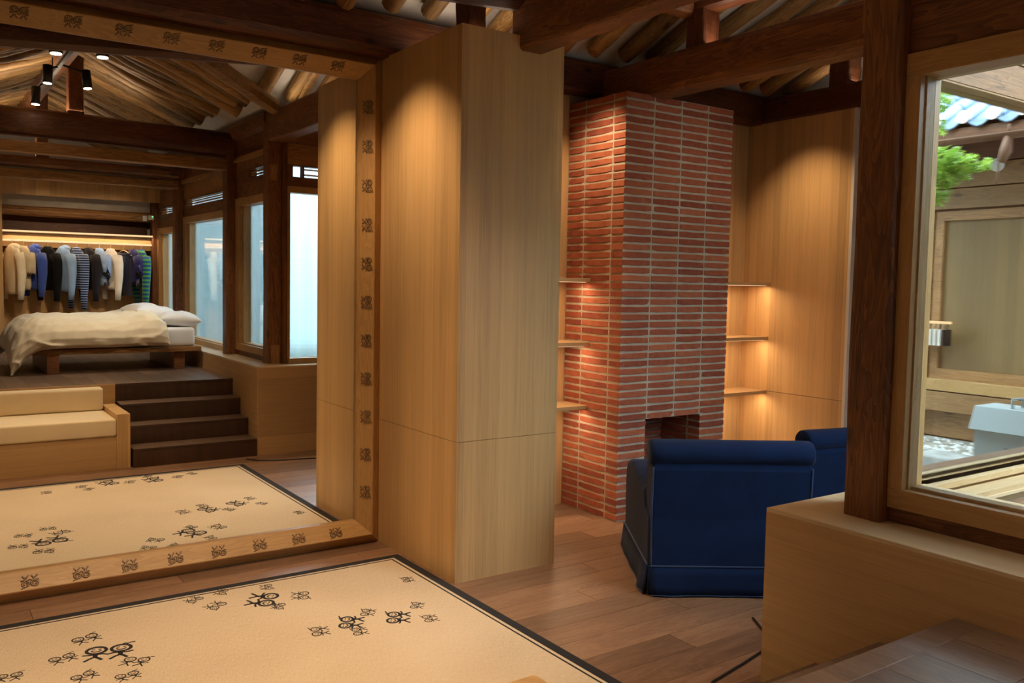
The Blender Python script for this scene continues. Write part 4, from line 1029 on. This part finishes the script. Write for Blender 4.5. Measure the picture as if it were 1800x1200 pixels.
while y > HY0:
    for q in range(7 if y > -1.6 else 0):
        inst('roof_tile', tm[(i+q) % 3], bld, (EX-0.02+q*0.32*math.cos(asl), y+random.uniform(-0.006, 0.006), EZ+0.05+q*0.32*math.sin(asl)), (0, -asl+random.uniform(-0.012, 0.012), 0))
    inst('tile_end', capm, bld, (EX-0.04, y, EZ+0.045))
    y -= 0.225; i += 1
pan = MB(); y = HY1; nrow = 90
rows_ = []
for j in range(151):
    yy = HY1-(HY1-HY0)*j/150; ph = (HY1-0.1-yy)/0.225*2*PI
    rows_.append([(EX-0.06+t_*0.33*math.cos(asl), yy, EZ+0.015+0.028*math.cos(ph)+t_*0.33*math.sin(asl)-(0.02 if t_ % 1 else 0)) for t_ in range(8)])
pan.loft(rows_, caps=False, closed=False); pp = part('pan_tiles', pan, M['tile'], bld); tag(pp, kind='stuff')
m_ = pp.modifiers.new('s', 'SOLIDIFY'); m_.thickness = 0.015
ridge = MB()
for j in range(24): ridge.box(EX+2.22, EX+2.5, HY0+0.23*j, HY0+0.23*j+0.22, EZ+2.2*SLP, EZ+2.2*SLP+0.12+0.03*(j % 3))
tag(part('ridge_stones', ridge, M['stone'], bld), kind='stuff')
spt = thing('rain_spout', (6.8, 0.8, 2.7), 'small copper rain spout under the eave of the courtyard house', 'spout')
part('cup', MB().tube([(6.80, 0.86, 2.98), (6.80, 0.845, 2.86), (6.79, 0.82, 2.78)], [0.03, 0.045, 0.03], 10), M['copper'], spt)
part('chain_link', MB().tube([(6.80, 0.86, 2.98), (6.80, 0.86, 3.06)], 0.01, 8), M['copper'], spt)
part('chain_link', MB().tube([(6.80, 0.80, 2.78), (6.80, 0.79, 2.62)], 0.008, 8), M['copper'], spt)
# kerb stones, pebble strip
kerb = thing('stone_terrace', (7.2, 0, GZ), 'grey stone terrace edge with pale pebbles below the courtyard house', 'terrace')
y = 1.6
while y > -3.3:
    L_ = random.uniform(0.5, 0.75); part('kerb_stone', rbox(6.55, 6.85, y-L_, y-0.015, GZ, GZ+0.30, 0.02, 2), M['stone'], kerb); y -= L_
pb = MB(); rng = random.Random(4)
for j in range(900):
    cx, cy = rng.uniform(6.87, 7.45), rng.uniform(-3.2, 1.7); r_ = rng.uniform(0.018, 0.035)
    vs = [(cx+r_*1.3*a_, cy+r_*b_, GZ+0.28+r_*0.7*c_) for a_, b_, c_ in ((1, 0, 0), (-1, 0, 0), (0, 1, 0), (0, -1, 0), (0, 0, 1), (0, 0, -1))]
    pb.add(vs, [(0, 2, 4), (2, 1, 4), (1, 3, 4), (3, 0, 4), (2, 0, 5), (1, 2, 5), (3, 1, 5), (0, 3, 5)], True)
tag(part('pebbles', pb, M['pebble'], kerb), kind='stuff')
part('terrace_fill', B(6.85, 7.55, -3.3, 1.7, GZ, GZ+0.285), M['gravel'], kerb)
def boulder(x, y, z, rx, ry, rz, seed, label):
    bm = bmesh.new(); bmesh.ops.create_icosphere(bm, subdivisions=4, radius=1)
    for v_ in bm.verts:
        c = v_.co; d = 1+0.25*nz(c.x*1.3+seed, c.y*1.3, c.z*1.3); v_.co = Vector((x+c.x*rx*d, y+c.y*ry*d, z+max(-0.7, c.z)*rz*d))
    mb = MB(); bm.verts.index_update(); mb.add([tuple(v_.co) for v_ in bm.verts], [tuple(v_.index for v_ in f_.verts) for f_ in bm.faces], True); bm.free()
    tag(part('boulder', mb, M['stone']), label, 'stone', 'garden boulders')
boulder(6.2, -0.45, GZ+0.17, 0.3, 0.32, 0.28, 2, 'rounded grey boulder on the gravel by the terrace edge')
boulder(6.3, -1.15, GZ+0.12, 0.22, 0.3, 0.2, 5, 'lower grey boulder farther along the terrace edge')
# lidded metal box
mbx = thing('metal_box', (5.92, 1.45, GZ), 'pale grey metal box with sloping lid and handle in the courtyard', 'box')
X0, X1, Y0, Y1 = 5.75, 6.10, 1.22, 1.64
part('box_body', B(X0+0.03, X1-0.03, Y0+0.02, Y1-0.02, GZ, 0.90), M['metal_grey'], mbx, bevel=0.003)
lid = MB().prism([(X0-0.01, 0.90), (X0+0.06, 1.05), (X1-0.02, 1.05), (X1+0.01, 0.90)], 'Y', Y0, Y1)
lido = part('lid', lid, M['metal_grey'], mbx, bevel=0.003)
part('handle', MB().tube([((X0+X1)/2-0.07, Y0+0.22, 1.05), ((X0+X1)/2-0.07, Y0+0.22, 1.11), ((X0+X1)/2+0.07, Y0+0.22, 1.11), ((X0+X1)/2+0.07, Y0+0.22, 1.05)], 0.009, 8), M['metal_grey'], lido)
mk = MB(); 
for (dy, dz) in ((0, 0), (0, -0.085)):
    for a_ in (0.0, 0.055): mk.box(X0+0.026, X0+0.03, 1.44+dy+a_, 1.443+dy+a_, 0.74+dz, 0.80+dz)
    for a_ in (0.0, 0.03, 0.057): mk.box(X0+0.026, X0+0.03, 1.44+dy, 1.498+dy, 0.74+a_+dz, 0.743+a_+dz)
part('outlined_mark', mk, M['black'], mbx)
# hangers with clothes seen on the house side
rk = thing('outer_rail', (7.42, 0, 1.4), 'short warm lit rail of hanging pouches on the courtyard house', 'rail')
part('rail_bar', MB().tube([(7.40, -0.22, 1.53), (7.40, 0.17, 1.53)], 0.012, 8), M['led'], rk)
for j in range(9):
    yy = -0.20+0.042*j
    ch = tag(part('hanging_pouch', MB().box(7.35, 7.45, yy-0.012, yy+0.012, 1.33, 1.47).tube([(7.40, yy, 1.47), (7.40, yy+0.01, 1.53)], 0.004, 6), G['print'] if j < 8 else G['black']),
             'small pale pouch hanging in a row on the short outdoor rail' if j < 8 else 'black pouch ending the row on the short outdoor rail', 'pouch', 'pouches on the outdoor rail' if j < 8 else None)
# maple
mp = thing('maple_tree', (5.45, 0.35, GZ), 'young green maple branching over the courtyard beside the window', 'tree')
part('trunk', MB().tube([(5.5, -0.9, GZ), (5.45, -0.7, 1.2), (5.4, -0.3, 2.0), (5.3, 0.2, 2.55)], [0.05, 0.04, 0.028, 0.012], 10), M['bark'], mp)
part('branch', MB().tube([(5.4, -0.3, 2.0), (5.2, 0.4, 2.35), (5.1, 0.9, 2.60), (5.0, 1.55, 2.54)], [0.025, 0.018, 0.012, 0.005], 8), M['bark'], mp)
part('branch', MB().tube([(5.42, -0.4, 1.9), (5.15, 0.7, 2.75), (5.0, 1.25, 2.98)], [0.022, 0.014, 0.005], 8), M['bark'], mp)
lf = MB(); rng = random.Random(11)
def leaf(c, s_):
    a_ = rng.uniform(0, 2*PI); tl = rng.uniform(-0.6, 0.6); tw = rng.uniform(-0.6, 0.6)
    R_ = Matrix.Rotation(a_, 3, 'Z') @ Matrix.Rotation(tl, 3, 'X') @ Matrix.Rotation(tw, 3, 'Y')
    pts = []
    for j in range(10):
        an = -PI*0.8+PI*1.6*j/9; r_ = s_*(1.0 if j % 2 == 0 else 0.38)
        pts.append(c+R_ @ Vector((r_*math.cos(an), r_*math.sin(an), 0)))
    lf.add([c-R_ @ Vector((s_*0.2, 0, 0))]+pts, [(0, j+1, j+2) for j in range(9)])
for (cx, cy, cz, rx, ry, rz, nn) in ((5.0, 1.36, 2.53, 0.25, 0.17, 0.12, 620), (5.0, 1.52, 2.53, 0.15, 0.13, 0.05, 160), (5.0, 1.30, 2.38, 0.18, 0.10, 0.08, 220), (5.05, 1.26, 2.95, 0.15, 0.10, 0.09, 200), (5.05, 1.28, 2.78, 0.12, 0.07, 0.06, 70), (5.2, 0.7, 2.6, 0.35, 0.4, 0.3, 600)):
    for j in range(nn):
        while True:
            u = Vector((rng.uniform(-1, 1), rng.uniform(-1, 1), rng.uniform(-1, 1)))
            if u.length < 1: break
        leaf(Vector((cx+u.x*rx, cy+u.y*ry, cz+u.z*rz)), rng.uniform(0.02, 0.036))
tag(part('foliage', lf, M['leaf'], mp), kind='stuff')
# pale screen closing the courtyard
scr = MB(); rows_ = []
for q in range(12):
    zz = GZ+4.0*q/11; rows_.append([(3.3+5.7*j/240, -5.0+0.03*math.sin(j*0.5)+0.04*nz(j*0.12, 1, 1), zz) for j in range(241)])
scr.loft(rows_, caps=False, closed=False)
so = part('courtyard_screen', scr, M['screen']); tag(so, 'tall pale blue white fabric screen closing the courtyard', 'screen')
sm = so.modifiers.new('s', 'SOLIDIFY'); sm.thickness = 0.01
